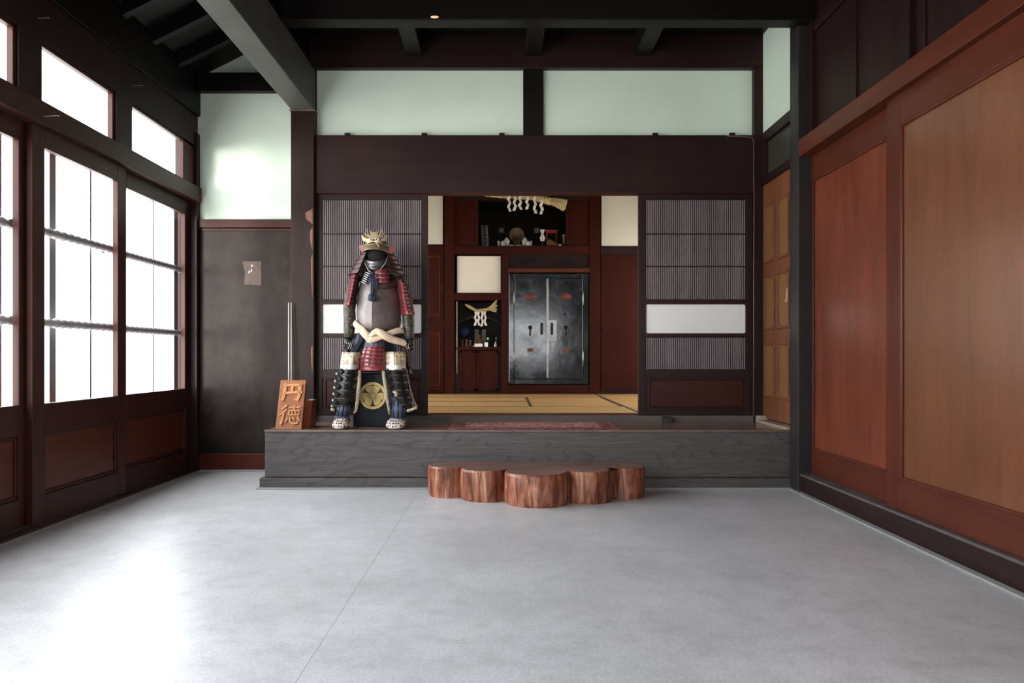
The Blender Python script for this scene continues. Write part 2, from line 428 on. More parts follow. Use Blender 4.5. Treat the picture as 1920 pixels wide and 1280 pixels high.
class MB:
    def __init__(s):
        s.v, s.f, s.m, s.sm = [], [], [], []
    def add(s, vs, fs, mi=0, smooth=False):
        o = len(s.v)
        s.v += [Vector(p) for p in vs]
        for f in fs:
            s.f.append([i + o for i in f]); s.m.append(mi); s.sm.append(smooth)
        return s
    def box(s, x0, x1, y0, y1, z0, z1, mi=0):
        x0, x1 = min(x0, x1), max(x0, x1); y0, y1 = min(y0, y1), max(y0, y1); z0, z1 = min(z0, z1), max(z0, z1)
        vs = [(x0, y0, z0), (x1, y0, z0), (x1, y1, z0), (x0, y1, z0), (x0, y0, z1), (x1, y0, z1), (x1, y1, z1), (x0, y1, z1)]
        return s.add(vs, [(0, 3, 2, 1), (4, 5, 6, 7), (0, 1, 5, 4), (1, 2, 6, 5), (2, 3, 7, 6), (3, 0, 4, 7)], mi)
    def prism(s, pts, vec, mi=0, smooth=False):
        n = len(pts); vec = Vector(vec)
        a = [Vector(p) for p in pts]
        vs = a + [p + vec for p in a]
        fs = [tuple(range(n - 1, -1, -1)), tuple(range(n, 2 * n))]
        s.add(vs, fs, mi)
        o = len(s.v) - 2 * n
        for i in range(n):
            j = (i + 1) % n
            s.f.append([o + i, o + j, o + n + j, o + n + i]); s.m.append(mi); s.sm.append(smooth)
        return s
    def grid(s, rows, mi=0, closed=False, smooth=True, cap0=False, cap1=False):
        nr, nc = len(rows), len(rows[0])
        vs = [p for r in rows for p in r]
        fs = []
        for i in range(nr - 1):
            for j in range(nc if closed else nc - 1):
                k = (j + 1) % nc
                fs.append((i * nc + j, i * nc + k, (i + 1) * nc + k, (i + 1) * nc + j))
        if cap0: fs.append(tuple(range(nc - 1, -1, -1)))
        if cap1: fs.append(tuple((nr - 1) * nc + j for j in range(nc)))
        return s.add(vs, fs, mi, smooth)
    def tube(s, pts, r, n=10, mi=0, cap=True, flat=1.0, up=None):
        pts = [Vector(p) for p in pts]
        rs = r if isinstance(r, (list, tuple)) else [r] * len(pts)
        rows = []
        ref = Vector(up) if up else None
        for i, p in enumerate(pts):
            t = (pts[min(i + 1, len(pts) - 1)] - pts[max(i - 1, 0)]).normalized()
            if ref is None:
                ref = Vector((0, 0, 1)) if abs(t.z) < 0.9 else Vector((1, 0, 0))
            a = t.cross(ref)
            if a.length < 1e-6: a = t.cross(Vector((0.3, 0.8, 0.5)))
            a.normalize(); b = a.cross(t).normalized()
            if up is None: ref = b
            rows.append([p + a * math.cos(2 * PI * k / n) * rs[i] + b * math.sin(2 * PI * k / n) * rs[i] * flat for k in range(n)])
        return s.grid(rows, mi, True, True, cap, cap)
    def lathe(s, prof, c, n=20, mi=0, axis='z', sx=1.0, sy=1.0):
        c = Vector(c); rows = []
        for r, h in prof:
            row = []
            for k in range(n):
                a = 2 * PI * k / n
                if axis == 'z': row.append(c + Vector((r * math.cos(a) * sx, r * math.sin(a) * sy, h)))
                elif axis == 'y': row.append(c + Vector((r * math.cos(a) * sx, h, r * math.sin(a) * sy)))
                else: row.append(c + Vector((h, r * math.cos(a) * sx, r * math.sin(a) * sy)))
            rows.append(row)
        return s.grid(rows, mi, True, True, True, True)
    def ball(s, c, r, n=14, mi=0, sc=(1, 1, 1)):
        c = Vector(c); rows = []
        for i in range(1, 10):
            th = PI * i / 10
            rows.append([c + Vector((r * sc[0] * math.sin(th) * math.cos(2 * PI * k / n), r * sc[1] * math.sin(th) * math.sin(2 * PI * k / n), r * sc[2] * math.cos(th))) for k in range(n)])
        return s.grid(rows, mi, True, True, True, True)
    def ribbon(s, pts, w, o, ux, uy, depth, mi=0):
        """brush stroke: polyline in a plane (o + x*ux + y*uy), raised by depth"""
        pts = [Vector((p[0], p[1])) for p in pts]
        ws = w if isinstance(w, (list, tuple)) else [w] * len(pts)
        L, R = [], []
        for i, p in enumerate(pts):
            t = (pts[min(i + 1, len(pts) - 1)] - pts[max(i - 1, 0)]).normalized()
            nrm = Vector((-t.y, t.x)) * ws[i] * 0.5
            L.append(p + nrm); R.append(p - nrm)
        t0 = (pts[0] - pts[1]).normalized() * ws[0] * 0.35
        t1 = (pts[-1] - pts[-2]).normalized() * ws[-1] * 0.35
        out = L + [pts[-1] + t1] + R[::-1] + [pts[0] + t0]
        return s.prism([o + ux * p.x + uy * p.y for p in out], depth, mi)
    def build(s, name, mats, parent=None, bevel=0.0, solid=0.0, sub=0, base=None):
        me = bpy.data.meshes.new(name)
        if parent is not None: off = ORIGIN[parent]
        elif base is not None: off = Vector(base)
        else:
            xs = [p.x for p in s.v]; ys = [p.y for p in s.v]; zs = [p.z for p in s.v]
            off = Vector(((min(xs) + max(xs)) / 2, (min(ys) + max(ys)) / 2, min(zs)))
        me.from_pydata([p - off for p in s.v], [], s.f)
        bm = bmesh.new(); bm.from_mesh(me)
        bmesh.ops.recalc_face_normals(bm, faces=bm.faces)
        bm.to_mesh(me); bm.free()
        ml = mats if isinstance(mats, (list, tuple)) else [mats]
        for mm in ml: me.materials.append(MATS[mm])
        me.polygons.foreach_set('material_index', s.m)
        me.polygons.foreach_set('use_smooth', s.sm)
        me.update()
        o = bpy.data.objects.new(name, me)
        COL.objects.link(o)
        if parent is not None:
            o.parent = parent
        else:
            o.location = off
        ORIGIN[o] = off
        if solid:
            md = o.modifiers.new('thickness', 'SOLIDIFY'); md.thickness = solid; md.offset = -1
        if sub:
            md = o.modifiers.new('smooth', 'SUBSURF'); md.levels = sub; md.render_levels = sub
        if bevel:
            md = o.modifiers.new('bevel', 'BEVEL'); md.width = bevel; md.segments = 2; md.limit_method = 'ANGLE'
            md.angle_limit = math.radians(50)
        return o

def tag(o, label=None, cat=None, group=None, kind=None):
    if label: o['label'] = label
    if cat: o['category'] = cat
    if group: o['group'] = group
    if kind: o['kind'] = kind
    return o

def thing(name, loc, label, cat, group=None, kind=None):
    o = bpy.data.objects.new(name, None)
    o.empty_display_size = 0.05
    o.location = loc
    COL.objects.link(o)
    ORIGIN[o] = Vector(loc)
    return tag(o, label, cat, group, kind)

N = {'trim': 0, 'window': 0, 'door': 0}
def num(k):
    N[k] += 1
    return f'{k}_{N[k]}'

def trim(label, mat, *boxes, bevel=0.004, cat='beam'):
    b = MB()
    for x in boxes: b.box(*x)
    return tag(b.build(num('trim'), mat, bevel=bevel), label, cat, kind='structure')

# ================================================================== THE SETTING
XL, XR = -2.84, 2.30
# ---- floor
b = MB().box(-3.2, 2.62, -2.3, 7.25, -0.12, 0.0)
tag(b.build('floor', 'concrete', bevel=0), 'grey polished concrete floor of the entrance hall', 'floor', kind='structure')
trim('pale mortar strip along the foot of the glass doors', 'mortar', (-2.86, -2.78, -2.0, 7.04, 0.0, 0.012), cat='mortar strip')
trim('pale mortar line along the foot of the dark kick board', 'mortar', (2.235, 2.285, -2.0, 6.04, 0.0, 0.010), cat='mortar strip')
trim('pale mortar line under the front of the raised step', 'mortar', (-1.96, 2.28, 6.01, 6.06, 0.0, 0.012), cat='mortar strip')
trim('pale mortar line under the scuffed wall panel', 'mortar', (-2.78, -1.93, 6.94, 6.99, 0.0, 0.014), cat='mortar strip')

# ---- raised step (agarikamachi) with its deck
pl = thing('floor_platform', (0.19, 6.5, 0), 'raised wooden hall floor with a weathered grey front board', 'platform', kind='structure')
MB().box(-1.917, 2.30, 6.085, 6.13, 0.086, 0.452).build('riser', 'riser_wood', pl, bevel=0.004)
b = MB()
for y0, y1 in ((6.07, 6.27), (6.273, 6.47), (6.473, 6.67), (6.673, 6.86)):
    b.box(-1.917, 2.30, y0, y1, 0.448, 0.463)
b.build('deck', 'deck_wood', pl, bevel=0.002)
MB().box(-1.95, 2.30, 6.05, 6.14, 0.0, 0.084).build('plinth', 'riser_wood', pl, bevel=0.005)
MB().box(-1.917, 2.30, 6.13, 7.0, 0.05, 0.447).build('underframe', 'black_wood_x', pl)
MB().box(-1.918, 2.30, 6.066, 6.0845, 0.449, 0.4645).build('edge', 'edge_wood', pl, bevel=0.003)

# ---- left wall: sliding glass doors, upper windows, posts and beams
XG = -2.90
DOORS = [(5.69, 7.0, 0.0), (4.585, 5.72, 0.045), (3.47, 4.65, 0.0), (2.35, 3.52, 0.045), (1.22, 2.40, 0.0), (0.10, 1.27, 0.045), (-1.05, 0.15, 0.0), (-2.0, -1.0, 0.045)]
DL = ['glass sliding door in the corner beside the scuffed wall panel', 'glass sliding door second from the scuffed wall panel', 'glass sliding door third from the scuffed wall panel, partly out of view']
for i, (d0, d1, dx) in enumerate(DOORS):
    xf = XL - 0.045 + dx           # inner face of the leaf
    xb = xf - 0.042
    lab = DL[i] if i < 3 else 'glass sliding door further along the row beside the viewer'
    t = thing(num('door'), (xf, (d0 + d1) / 2, 0.02), lab, 'sliding glass door', kind='structure')
    st = 0.122
    z0, zp0, zp1, zg0, zg1, z1 = 0.03, 0.20, 0.575, 0.76, 2.335, 2.46
    b = MB()
    b.box(xb, xf, d0, d0 + st, z0, z1); b.box(xb, xf, d1 - st, d1, z0, z1)
    b.build('stile', 'frame_wood_z', t, bevel=0.004)
    b = MB()
    b.box(xb, xf, d0 + st, d1 - st, z0, zp0); b.box(xb, xf, d0 + st, d1 - st, zp1, zg0); b.box(xb, xf, d0 + st, d1 - st, zg1, z1)
    b.build('rail', 'frame_wood_y', t, bevel=0.004)
    MB().box(xb + 0.012, xb + 0.022, d0 + st - 0.01, d1 - st + 0.01, zp0 - 0.01, zp1 + 0.01).build('kick_panel', 'red_wood_y', t)
    b = MB()
    w = 0.022
    a0, a1 = d0 + st, d1 - st
    for q in ((a0, a1, zp0, zp0 + w), (a0, a1, zp1 - w, zp1), (a0, a0 + w, zp0, zp1), (a1 - w, a1, zp0, zp1)):
        b.box(xf - 0.022, xf - 0.008, *q)
    b.build('moulding', 'frame_wood_y', t, bevel=0.005)
    b = MB().box(xf - 0.014, xf - 0.010, a0 - 0.01, a1 + 0.01, zg0 - 0.01, zg1 + 0.01)
    b.build('pane', 'glass', t)
    # guard bars outside; glass ripple put into their bumpy shape, bloom into the grey
    b = MB()
    for zz in (1.265, 1.845):
        n = 60
        pts, rr = [], []
        for k in range(n + 1):
            u = k / n
            pts.append((xb - 0.05, a0 - 0.16 + (a1 - a0 + 0.32) * u, zz)); rr.append(0.029 + 0.006 * math.sin(u * (a1 - a0) * 105))
        b.tube(pts, rr, 8, cap=False)
    b.build('guard_bar', 'bar_grey', t)
    b = MB()
    UPR = {0: ((6.46, 0.010), (6.90, 0.040)), 1: ((5.02, 0.036), (5.48, 0.010)), 2: ((4.50, 0.010), (4.33, 0.036))}
    for yy, ww in UPR.get(i, ((a0 + 0.35 * (a1 - a0), 0.036), (a0 + 0.8 * (a1 - a0), 0.010))):
        b.box(xb - 0.065 - dx, xb - 0.05 - dx, yy - ww, yy + ww, 0.5, 2.45)
    b.build('upright_bar', 'bar_grey', t)
trim('timber sill under the row of glass doors', 'frame_wood_y', (-3.02, -2.80, -2.1, 7.02, 0.0, 0.028), cat='sill')
trim('long dark head beam between the glass doors and the upper windows', 'frame_wood_y', (-3.02, -2.80, -2.1, 7.04, 2.462, 2.60))
trim('dark board above the upper windows', 'dark_wood_y', (-2.905, -2.835, -2.1, 7.04, 2.98, 3.27))
trim('heavy black wall plate under the sloped rafters', 'black_wood_y', (-3.05, -2.81, -2.1, 7.04, 3.26, 3.61))
UP = [(4.44, 4.66), (5.56, 5.79), (3.31, 3.53), (2.18, 2.40), (1.05, 1.27), (-0.08, 0.14), (-1.21, -0.99)]
for i, (d0, d1) in enumerate(UP):
    lab = ('short post between upper windows, above the second glass door stile', 'short post between upper windows, nearest the corner of the room')[i] if i < 2 else 'short post between upper windows beside the viewer'
    trim(lab, 'dark_wood_z', (-2.90, -2.828, d0, d1, 2.60, 2.98), cat='post')
trim('slim corner post where the glass doors meet the scuffed panel', 'dark_wood_z', (-3.02, -2.82, 6.98, 7.10, 0.0, 3.1), cat='post')
UW = [(5.79, 6.98), (4.66, 5.56), (3.53, 4.44), (2.40, 3.31), (1.27, 2.18), (0.14, 1.05), (-0.99, -0.08), (-2.05, -1.21)]
for i, (d0, d1) in enumerate(UW):
    lab = ('upper window pane in the corner beside the mint plaster', 'upper window pane second from the mint plaster corner', 'upper window pane third from the mint plaster corner')[i] if i < 3 else 'upper window pane further along beside the viewer'
    t = thing(num('window'), (-2.87, (d0 + d1) / 2, 2.60), lab, 'upper window', kind='structure')
    b = MB()
    e = 0.235 if i == 0 else 0.03
    b.box(-2.885, -2.845, d0, d0 + 0.02, 2.60, 2.98); b.box(-2.885, -2.845, d1 - e, d1, 2.60, 2.98)
    b.box(-2.885, -2.845, d0, d1, 2.60, 2.617); b.box(-2.885, -2.845, d0, d1, 2.955, 2.98)
    b.build('sash', 'frame_wood_y', t, bevel=0.004)
    MB().box(-2.866, -2.862, d0 + 0.01, d1 - 0.01, 2.61, 2.96).build('pane', 'glass', t)
b = MB().box(-3.20, -3.05, -2.1, 7.3, 3.50, 4.2)
tag(b.build('wall_left', 'black_wood_y'), 'dark boarding above the wall plate of the window side', 'wall', kind='structure')

# ---- back wall, window side: mint plaster over the scuffed panel
DBL = 7.05
b = MB().box(-3.05, -1.75, DBL, DBL + 0.12, PZ(413, DBL), 4.1)
tag(b.build('wall_back', 'mint_plaster'), 'mint green plaster over the scuffed wood panel', 'wall', kind='structure')
t = thing('wall_panel', (-2.37, DBL, 0), 'scuffed dark wood wall panel below the mint plaster, beside the post', 'wall panel', kind='structure')
zt = PZ(412, DBL)
MB().box(-2.86, -1.75, DBL - 0.005, DBL + 0.1, 0.15, zt - 0.08).build('board', 'worn_wall_wood', t)
MB().box(-2.86, -1.75, DBL - 0.035, DBL + 0.1, zt - 0.075, zt).build('cap_rail', 'frame_wood_x', t, bevel=0.004)
MB().box(-2.80, -1.75, DBL - 0.016, DBL, zt - 0.105, zt - 0.08).build('moulding', 'frame_wood_x', t, bevel=0.004)
b = MB()
x0, x1 = PX(455, DBL), PX(490, DBL)
pts = [(x0, PZ(490, DBL)), (x1, PZ(490, DBL)), (x1, PZ(535, DBL)), (PX(458, DBL), PZ(533, DBL)), (PX(460, DBL), PZ(512, DBL))]
b.prism([(x, DBL - 0.0065, z) for x, z in pts], (0, 0.0012, 0))
tag(b.build('paper_patch', 'old_paper', t), 'square patch left by an old pasted notice')
b = MB()
for (u, v_) in ((472, 498), (467, 510), (471, 507)):
    p = P(u, v_, DBL - 0.0072)
    b.prism([p + Vector((-.006, 0, -.008)), p + Vector((.004, 0, -.012)), p + Vector((.008, 0, .006)), p + Vector((-.002, 0, .012))], (0, 0.0006, 0))
b.build('paper_scrap', 'paper_white', t)
b = MB().box(-2.86, -1.93, DBL - 0.03, DBL + 0.05, 0.0, 0.155)
tag(b.build('baseboard_back', 'red_wood_x', bevel=0.005), 'reddish baseboard under the scuffed wall panel', 'baseboard', kind='structure')
trim('black cross beam above the mint plaster beside the window wall', 'black_wood_x', (-2.95, -1.90, 6.98, 7.06, PZ(172, 7.0), PZ(137, 7.0)))

# ---- main post and the great beam it carries
DPOST = 6.80
t = thing('trim_post', (PX(567, DPOST), DPOST, 0.463), 'thick dark post standing on the raised step beside the lattice door', 'post', kind='structure')
MB().box(PX(545, DPOST), PX(589, DPOST), DPOST, 7.06, 0.463, 3.245).build('shaft', 'post_wood', t, bevel=0.006)
# chipped veneer edge of the post
b = MB()
xe = PX(586, DPOST)
for k, (y0, y1, w_) in enumerate(((385, 420, 14), (420, 470, 5), (470, 560, 3), (640, 700, 3))):
    b.prism([(xe, DPOST - 0.001, PZ(y0 + 6, DPOST)), (xe, DPOST - 0.001, PZ(y1, DPOST)), (xe - w_ * .004, DPOST - 0.001, PZ((y0 + y1) / 2 + 8, DPOST)), (xe - w_ * .0047, DPOST - 0.001, PZ(y0 + 14, DPOST))], (0, 0.0011, 0))
b.build('chipped_edge', 'clay_brown', t)
MB().box(PX(543, DPOST), PX(591, DPOST), DPOST - 0.008, 7.06, 3.238, 3.25).build('cap', 'edge_wood', t)
trim('great dark beam running from the post towards the viewer', 'lit_beam_wood', (-1.911, -1.706, -2.1, 7.05, 3.252, 3.62), bevel=0.006)
trim('dark boarding above the great beam', 'black_wood_y', (-1.86, -1.75, -2.1, 7.05, 3.62, 4.1), cat='boarding')

# ---- sloped lean-to roof over the window side
def roof_z(x): return 3.68 + 0.5 * (x + 2.727)
b = MB()
b.prism([(-3.2, -2.1, roof_z(-3.2)), (-1.70, -2.1, roof_z(-1.70)), (-1.70, -2.1, roof_z(-1.70) + 0.06), (-3.2, -2.1, roof_z(-3.2) + 0.06)], (0, 9.3, 0))
tag(b.build('ceiling_slope', 'black_wood_y'), 'sloped board ceiling over the window side', 'ceiling', kind='structure')
for i, y in enumerate((5.10, 5.575, 6.05, 6.525, 4.62, 4.15, 3.67, 3.2, 2.7)):
    b = MB()
    xa, xb_ = -2.80, -1.88
    b.prism([(xa, y, roof_z(xa) - 0.10), (xb_, y, roof_z(xb_) - 0.10), (xb_, y, roof_z(xb_)), (xa, y, roof_z(xa))], (0, 0.07, 0))
    labs = ('sloped rafter third from the back plaster wall', 'sloped rafter second of the three plainly seen', 'sloped rafter whose tip is nearest the plaster gable', 'sloped rafter hidden in shade close to the gable')
    o = b.build(num('trim'), 'black_wood_x', bevel=0.003)
    tag(o, labs[i] if i < 4 else 'sloped rafter high above the glass doors', 'rafter', 'rafters of the sloped roof', kind='structure')

# ---- main ceiling
b = MB().box(-1.80, 2.75, -2.1, 7.1, 3.93, 4.05)
tag(b.build('ceiling', 'black_wood_y'), 'dark board ceiling of the entrance hall', 'ceiling', kind='structure')
trim('dark cross beam overhead, running wall to wall', 'black_wood_x', (-1.70, 2.34, 5.78, 5.93, 3.60, 3.93), bevel=0.006)
for x, l in ((-0.81, 'ceiling joist nearest the great beam'), (0.257, 'ceiling joist over the middle of the hall'), (1.23, 'ceiling joist nearest the sliding panel wall')):
    trim(l, 'black_wood_y', (x - 0.07, x + 0.07, -2.1, 6.83, 3.74, 3.93), cat='joist')
trim('dark reddish board across the top of the back wall', 'dark_wood_x', (-1.75, 2.34, 6.83, 7.05, PZ(127, 6.83), 3.93), cat='board')

# ---- back wall over the doorway: two mint panels between posts, broad fascia
D2 = 6.87
b = MB().box(-1.72, 2.42, 6.90, 7.02, 2.70, 4.0)
tag(b.build('wall_back_upper', 'mint_plaster'), 'mint green plaster strip above the broad dark lintel', 'wall', kind='structure')
trim('short dark post between the two mint plaster panels', 'black_wood_z', (PX(981, D2), PX(1019, D2), 6.86, 6.95, 3.03, PZ(128, D2)), cat='post')
trim('dark edge strip where mint plaster meets the great beam', 'black_wood_z', (-1.75, PX(593, D2), 6.86, 6.95, 3.03, 3.70), cat='post')
t = thing('trim_lintel', (0.28, D2, 2.52), 'broad dark lintel board above the lattice doors', 'lintel', kind='structure')
MB().box(PX(590, D2), PX(1414, D2), 6.835, 6.949, PZ(361, 6.835), PZ(253, 6.835)).build('board', 'dark_wood_x', t, bevel=0.005)
MB().box(PX(590, D2), PX(1414, D2), 6.832, 6.949, PZ(362.3, 6.835), PZ(360.8, 6.835)).build('groove_rail', 'frame_wood_x', t, bevel=0.002)
for px in (652, 796, 941, 1228, 1372):
    b = MB().box(PX(px - 5, D2), PX(px + 5, D2), 6.845, 6.87, PZ(253, 6.835), PZ(248, 6.835))
    b.build('peg', 'dark_wood_x', t)
trim('slim dark corner post between the lattice door and panelled door', 'dark_wood_z', (PX(1412, D2), 2.36, 6.83, 7.02, 0.47, 3.65), cat='post')
# threshold
t = thing('trim_threshold', (0.28, 6.87, 0.463), 'weathered grey threshold under the lattice doors', 'threshold', kind='structure')
MB().box(PX(590, D2), PX(1412, D2), 6.855, 7.08, 0.447, 0.519).build('board', 'threshold_wood', t, bevel=0.005)
MB().box(PX(802, D2), PX(1197, D2), 6.90, 7.06, 0.519, 0.5215).build('groove_edge', 'red_wood_x', t)

# ---- lattice sliding doors
def lattice_door(px0, px1, label, pull_px, gx0, gx1):
    t = thing(num('door'), (PX((px0 + px1) / 2, D2), D2, 0.52), label, 'lattice door', kind='structure')
    y0, y1 = 6.868, 6.903
    zt, zb = PZ(364, D2), 0.520
    X0, X1, G0, G1 = PX(px0, D2), PX(px1, D2), PX(gx0, D2), PX(gx1, D2)
    b = MB(); b.box(X0, G0, y0, y1, zb, zt); b.box(G1, X1, y0, y1, zb, zt)
    b.build('stile', 'dark_wood_z', t, bevel=0.003)
    b = MB()
    for a, c in ((364, 375), (561, 569), (626, 633), (692, 709), (766, 779)):
        b.box(G0, G1, y0, y1, max(PZ(c, D2), zb), PZ(a, D2))
    b.build('rail', 'dark_wood_x', t, bevel=0.003)
    for za, zc in ((375, 561), (633, 692)):
        b = MB(); n = 47
        w = (G1 - G0) / n
        for k in range(n):
            b.box(G0 + w * (k + 0.25), G0 + w * (k + 0.80), y0 + 0.006, y0 + 0.024, PZ(zc, D2), PZ(za, D2))
        if za == 375:
            pass
        b.build('slat_lattice', 'slat_wood', t)
        b = MB()
        for zz in ((438.5, 499.5) if za == 375 else ()):
            b.box(G0, G1, y0 + 0.003, y0 + 0.012, PZ(zz + 1.2, D2), PZ(zz - 1.2, D2))
        if b.v: b.build('cross_bar', 'dark_wood_x', t)
        MB().box(G0, G1, y1 - 0.006, y1 - 0.002, PZ(zc, D2), PZ(za, D2)).build('backing_board', 'frame_wood_z', t)
    # frosted strip with rounded corners
    za, zb_ = PZ(570, D2), PZ(625, D2)
    MB().box(G0 - 0.002, G1 + 0.002, y0 + 0.012, y0 + 0.016, zb_ - 0.005, za + 0.005).build('frosted_pane', 'paper_white', t)
    b = MB(); r = 0.022; yy = y0 + 0.004
    for (cx, cz, sx, sz) in ((G0, za, 1, -1), (G1, za, -1, -1), (G0, zb_, 1, 1), (G1, zb_, -1, 1)):
        pts = [(cx, yy, cz)]
        for k in range(7):
            a = PI / 2 * k / 6
            pts.append((cx + sx * r * (1 - math.sin(a)), yy, cz + sz * r * (1 - math.cos(a))))
        b.prism(pts, (0, 0.008, 0))
    w = 0.010
    b.box(G0, G1, y0 - 0.004, y0 + 0.010, za - 0.002, za + w); b.box(G0, G1, y0 - 0.004, y0 + 0.010, zb_ - w, zb_ + 0.002)
    b.box(G0 - w, G0, y0 - 0.004, y0 + 0.010, zb_ - w, za + w); b.box(G1, G1 + w, y0 - 0.004, y0 + 0.010, zb_ - w, za + w)
    b.build('pane_moulding', 'frame_wood_x', t, bevel=0.003)
    za, zb_ = PZ(711, D2), PZ(764, D2)
    MB().box(G0, G1, y0 + 0.014, y0 + 0.020, zb_ - 0.01, za + 0.01).build('kick_panel', 'frame_wood_x', t)
    b = MB(); g0, g1 = G0 + 0.025, G1 - 0.025
    for q in ((g0, g1, za - 0.012, za), (g0, g1, zb_, zb_ + 0.012), (g0, g0 + 0.012, zb_, za), (g1 - 0.012, g1, zb_, za)):
        b.box(q[0], q[1], y0 + 0.002, y0 + 0.016, q[2], q[3])
    b.build('panel_moulding', 'dark_wood_x', t, bevel=0.004)
    if pull_px:
        b = MB()
        xx, zz = PX(pull_px, D2), PZ(610, D2)
        b.lathe([(0.004, 0.003), (0.018, 0.0), (0.022, -0.004), (0.022, 0.01)], (xx, y0 - 0.001, zz), 16, 0, 'y', 0.55, 1.5)
        b.build('finger_pull', 'iron', t)
lattice_door(594, 802, 'wooden lattice sliding door behind the suit of armor', 797, 604, 790)
lattice_door(1197, 1411, 'wooden lattice sliding door beside the panelled side door', 1202, 1211, 1398)

# ---- right wall of the step: plaster, transom and the six panel door
b = MB().box(XR + 0.01, XR + 0.15, 6.02, 7.02, 3.02, 4.0)
tag(b.build('wall_right', 'mint_plaster'), 'narrow mint plaster panel above the panelled side door', 'wall', kind='structure')
t = thing('window_transom', (XR, 6.5, 2.58), 'dull green transom pane over the panelled side door', 'transom', kind='structure')
b = MB()
b.box(XR - 0.015, XR + 0.10, 6.05, 6.86, 2.94, 3.03); b.box(XR - 0.015, XR + 0.10, 6.05, 6.86, 2.575, 2.64)
b.box(XR - 0.015, XR + 0.10, 6.72, 6.86, 2.64, 2.94)
b.build('frame', 'dark_wood_y', t, bevel=0.004)
MB().box(XR + 0.02, XR + 0.03, 6.05, 6.74, 2.63, 2.95).build('pane', 'transom_green', t)
t = thing(num('door'), (XR, 6.5, 0.49), 'brown hinged door with six moulded panels', 'panelled door', kind='structure')
xf = XR + 0.012
MB().box(xf, xf + 0.04, 6.13, 6.855, 0.50, 2.575).build('leaf', 'door_wood', t, bevel=0.003)
for (a0, a1) in ((6.535, 6.795), (6.195, 6.455)):
    for (z0, z1) in ((1.873, 2.379), (1.283, 1.759), (0.686, 1.167)):
        p = MB().box(xf - 0.003, xf + 0.005, a0 + 0.02, a1 - 0.02, z0 + 0.02, z1 - 0.02).build('raised_panel', 'door_panel_wood', t, bevel=0.004)
        b = MB(); w = 0.022
        for q in ((a0, a1, z0, z0 + w), (a0, a1, z1 - w, z1), (a0, a0 + w, z0, z1), (a1 - w, a1, z0, z1)):
            b.box(xf - 0.014, xf + 0.002, *q)
        for cy in (a0 + w, a1 - w):
            for cz in (z0 + w, z1 - w):
                b.box(xf - 0.010, xf + 0.002, cy - 0.028, cy + 0.028, cz - 0.028, cz + 0.028)
        b.build('panel_moulding', 'door_wood', p, bevel=0.005)
for z in (2.22, 0.80):
    MB().lathe([(0.008, -0.045), (0.008, 0.045)], (xf - 0.008, 6.845, z), 10).build('hinge', 'brass_dull', t)
MB().prism([(xf - 0.016, 6.27, 1.50), (xf - 0.016, 6.20, 1.49), (xf - 0.016, 6.19, 1.60), (xf - 0.016, 6.225, 1.62), (xf - 0.016, 6.24, 1.55)], (0.002, 0, 0)).build('torn_paper', 'torn_paper', t)
b = MB()
b.box(2.245, 2.36, 6.10, 6.84, 0.463, 0.485); b.box(2.245, 2.33, 6.76, 6.85, 0.485, 0.525)
tag(b.build(num('trim'), 'trim_light', bevel=0.004), 'pale worn sill at the foot of the panelled side door', 'sill', kind='structure')

# ---- right wall: post, sliding panels, beam, upper boarding, kick board
trim('dark post between the panelled door and the big sliding panels', 'pilaster_sheen_wood', (2.262, 2.46, 5.885, 6.06, 0.0, 3.93), cat='post', bevel=0.006)
RD = [(4.50, 5.94, 2.365), (3.16, 4.62, 2.312), (1.72, 3.24, 2.365), (0.2, 1.8, 2.312), (-1.95, 0.3, 2.365)]
RL = ['tall reddish sliding panel beside the dark corner post', 'tall brown sliding panel overlapping the panel by the post', 'tall sliding panel beside the viewer']
for i, (d0, d1, xf) in enumerate(RD):
    t = thing(num('door'), (xf, (d0 + d1) / 2, 0.145), RL[min(i, 2)], 'sliding panel door', kind='structure')
    z0, zp0, zp1, z1 = 0.147, 0.328, 2.41, 2.60
    a0, a1 = d0 + (0.21 if i == 0 else 0.16), d1 - (0.07 if i == 0 else 0.155)
    b = MB(); b.box(xf, xf + 0.036, d0, a0, z0, z1); b.box(xf, xf + 0.036, a1, d1, z0, z1)
    b.build('stile', 'red_wood_z', t, bevel=0.004)
    b = MB(); b.box(xf, xf + 0.036, a0, a1, z0, zp0); b.box(xf, xf + 0.036, a0, a1, zp1, z1)
    b.build('rail', 'red_wood_y', t, bevel=0.004)
    MB().box(xf + 0.012, xf + 0.024, a0 - 0.01, a1 + 0.01, zp0 - 0.01, zp1 + 0.01).build('panel', 'panel_wood_red' if i == 0 else 'panel_wood', t)
    b = MB(); w = 0.020
    for q in ((a0, a1, zp0, zp0 + w), (a0, a1, zp1 - w, zp1), (a0, a0 + w, zp0, zp1), (a1 - w, a1, zp0, zp1)):
        b.box(xf - 0.004, xf + 0.014, *q)
    b.build('moulding', 'red_wood_z', t, bevel=0.006)
    if i == 0:
        p = MB().box(xf - 0.003, xf + 0.004, 5.885, 5.93, PZ(684, 5.9), PZ(641, 5.9)).build('pull_plate', 'iron', t, bevel=0.002)
        MB().box(xf - 0.0035, xf - 0.001, 5.899, 5.917, PZ(679, 5.9), PZ(646, 5.9)).build('recess', 'void', p)
trim('reddish guide beam over the big sliding panels', 'red_wood_y', (2.265, 2.44, -2.1, 5.884, 2.587, 2.718), bevel=0.005)
t = thing('wall_right_upper', (2.40, 2, 2.72), 'dark panelled boarding above the guide beam', 'wall', kind='structure')
MB().box(2.37, 2.50, -2.1, 5.885, 2.70, 3.95).build('boarding', 'dark_wood_z', t)
for y0, y1 in ((4.40, 4.50), (5.80, 5.884), (2.95, 3.05)):
    MB().box(2.33, 2.38, y0, y1, 2.72, 3.93).build('stud', 'dark_wood_z', t, bevel=0.004)
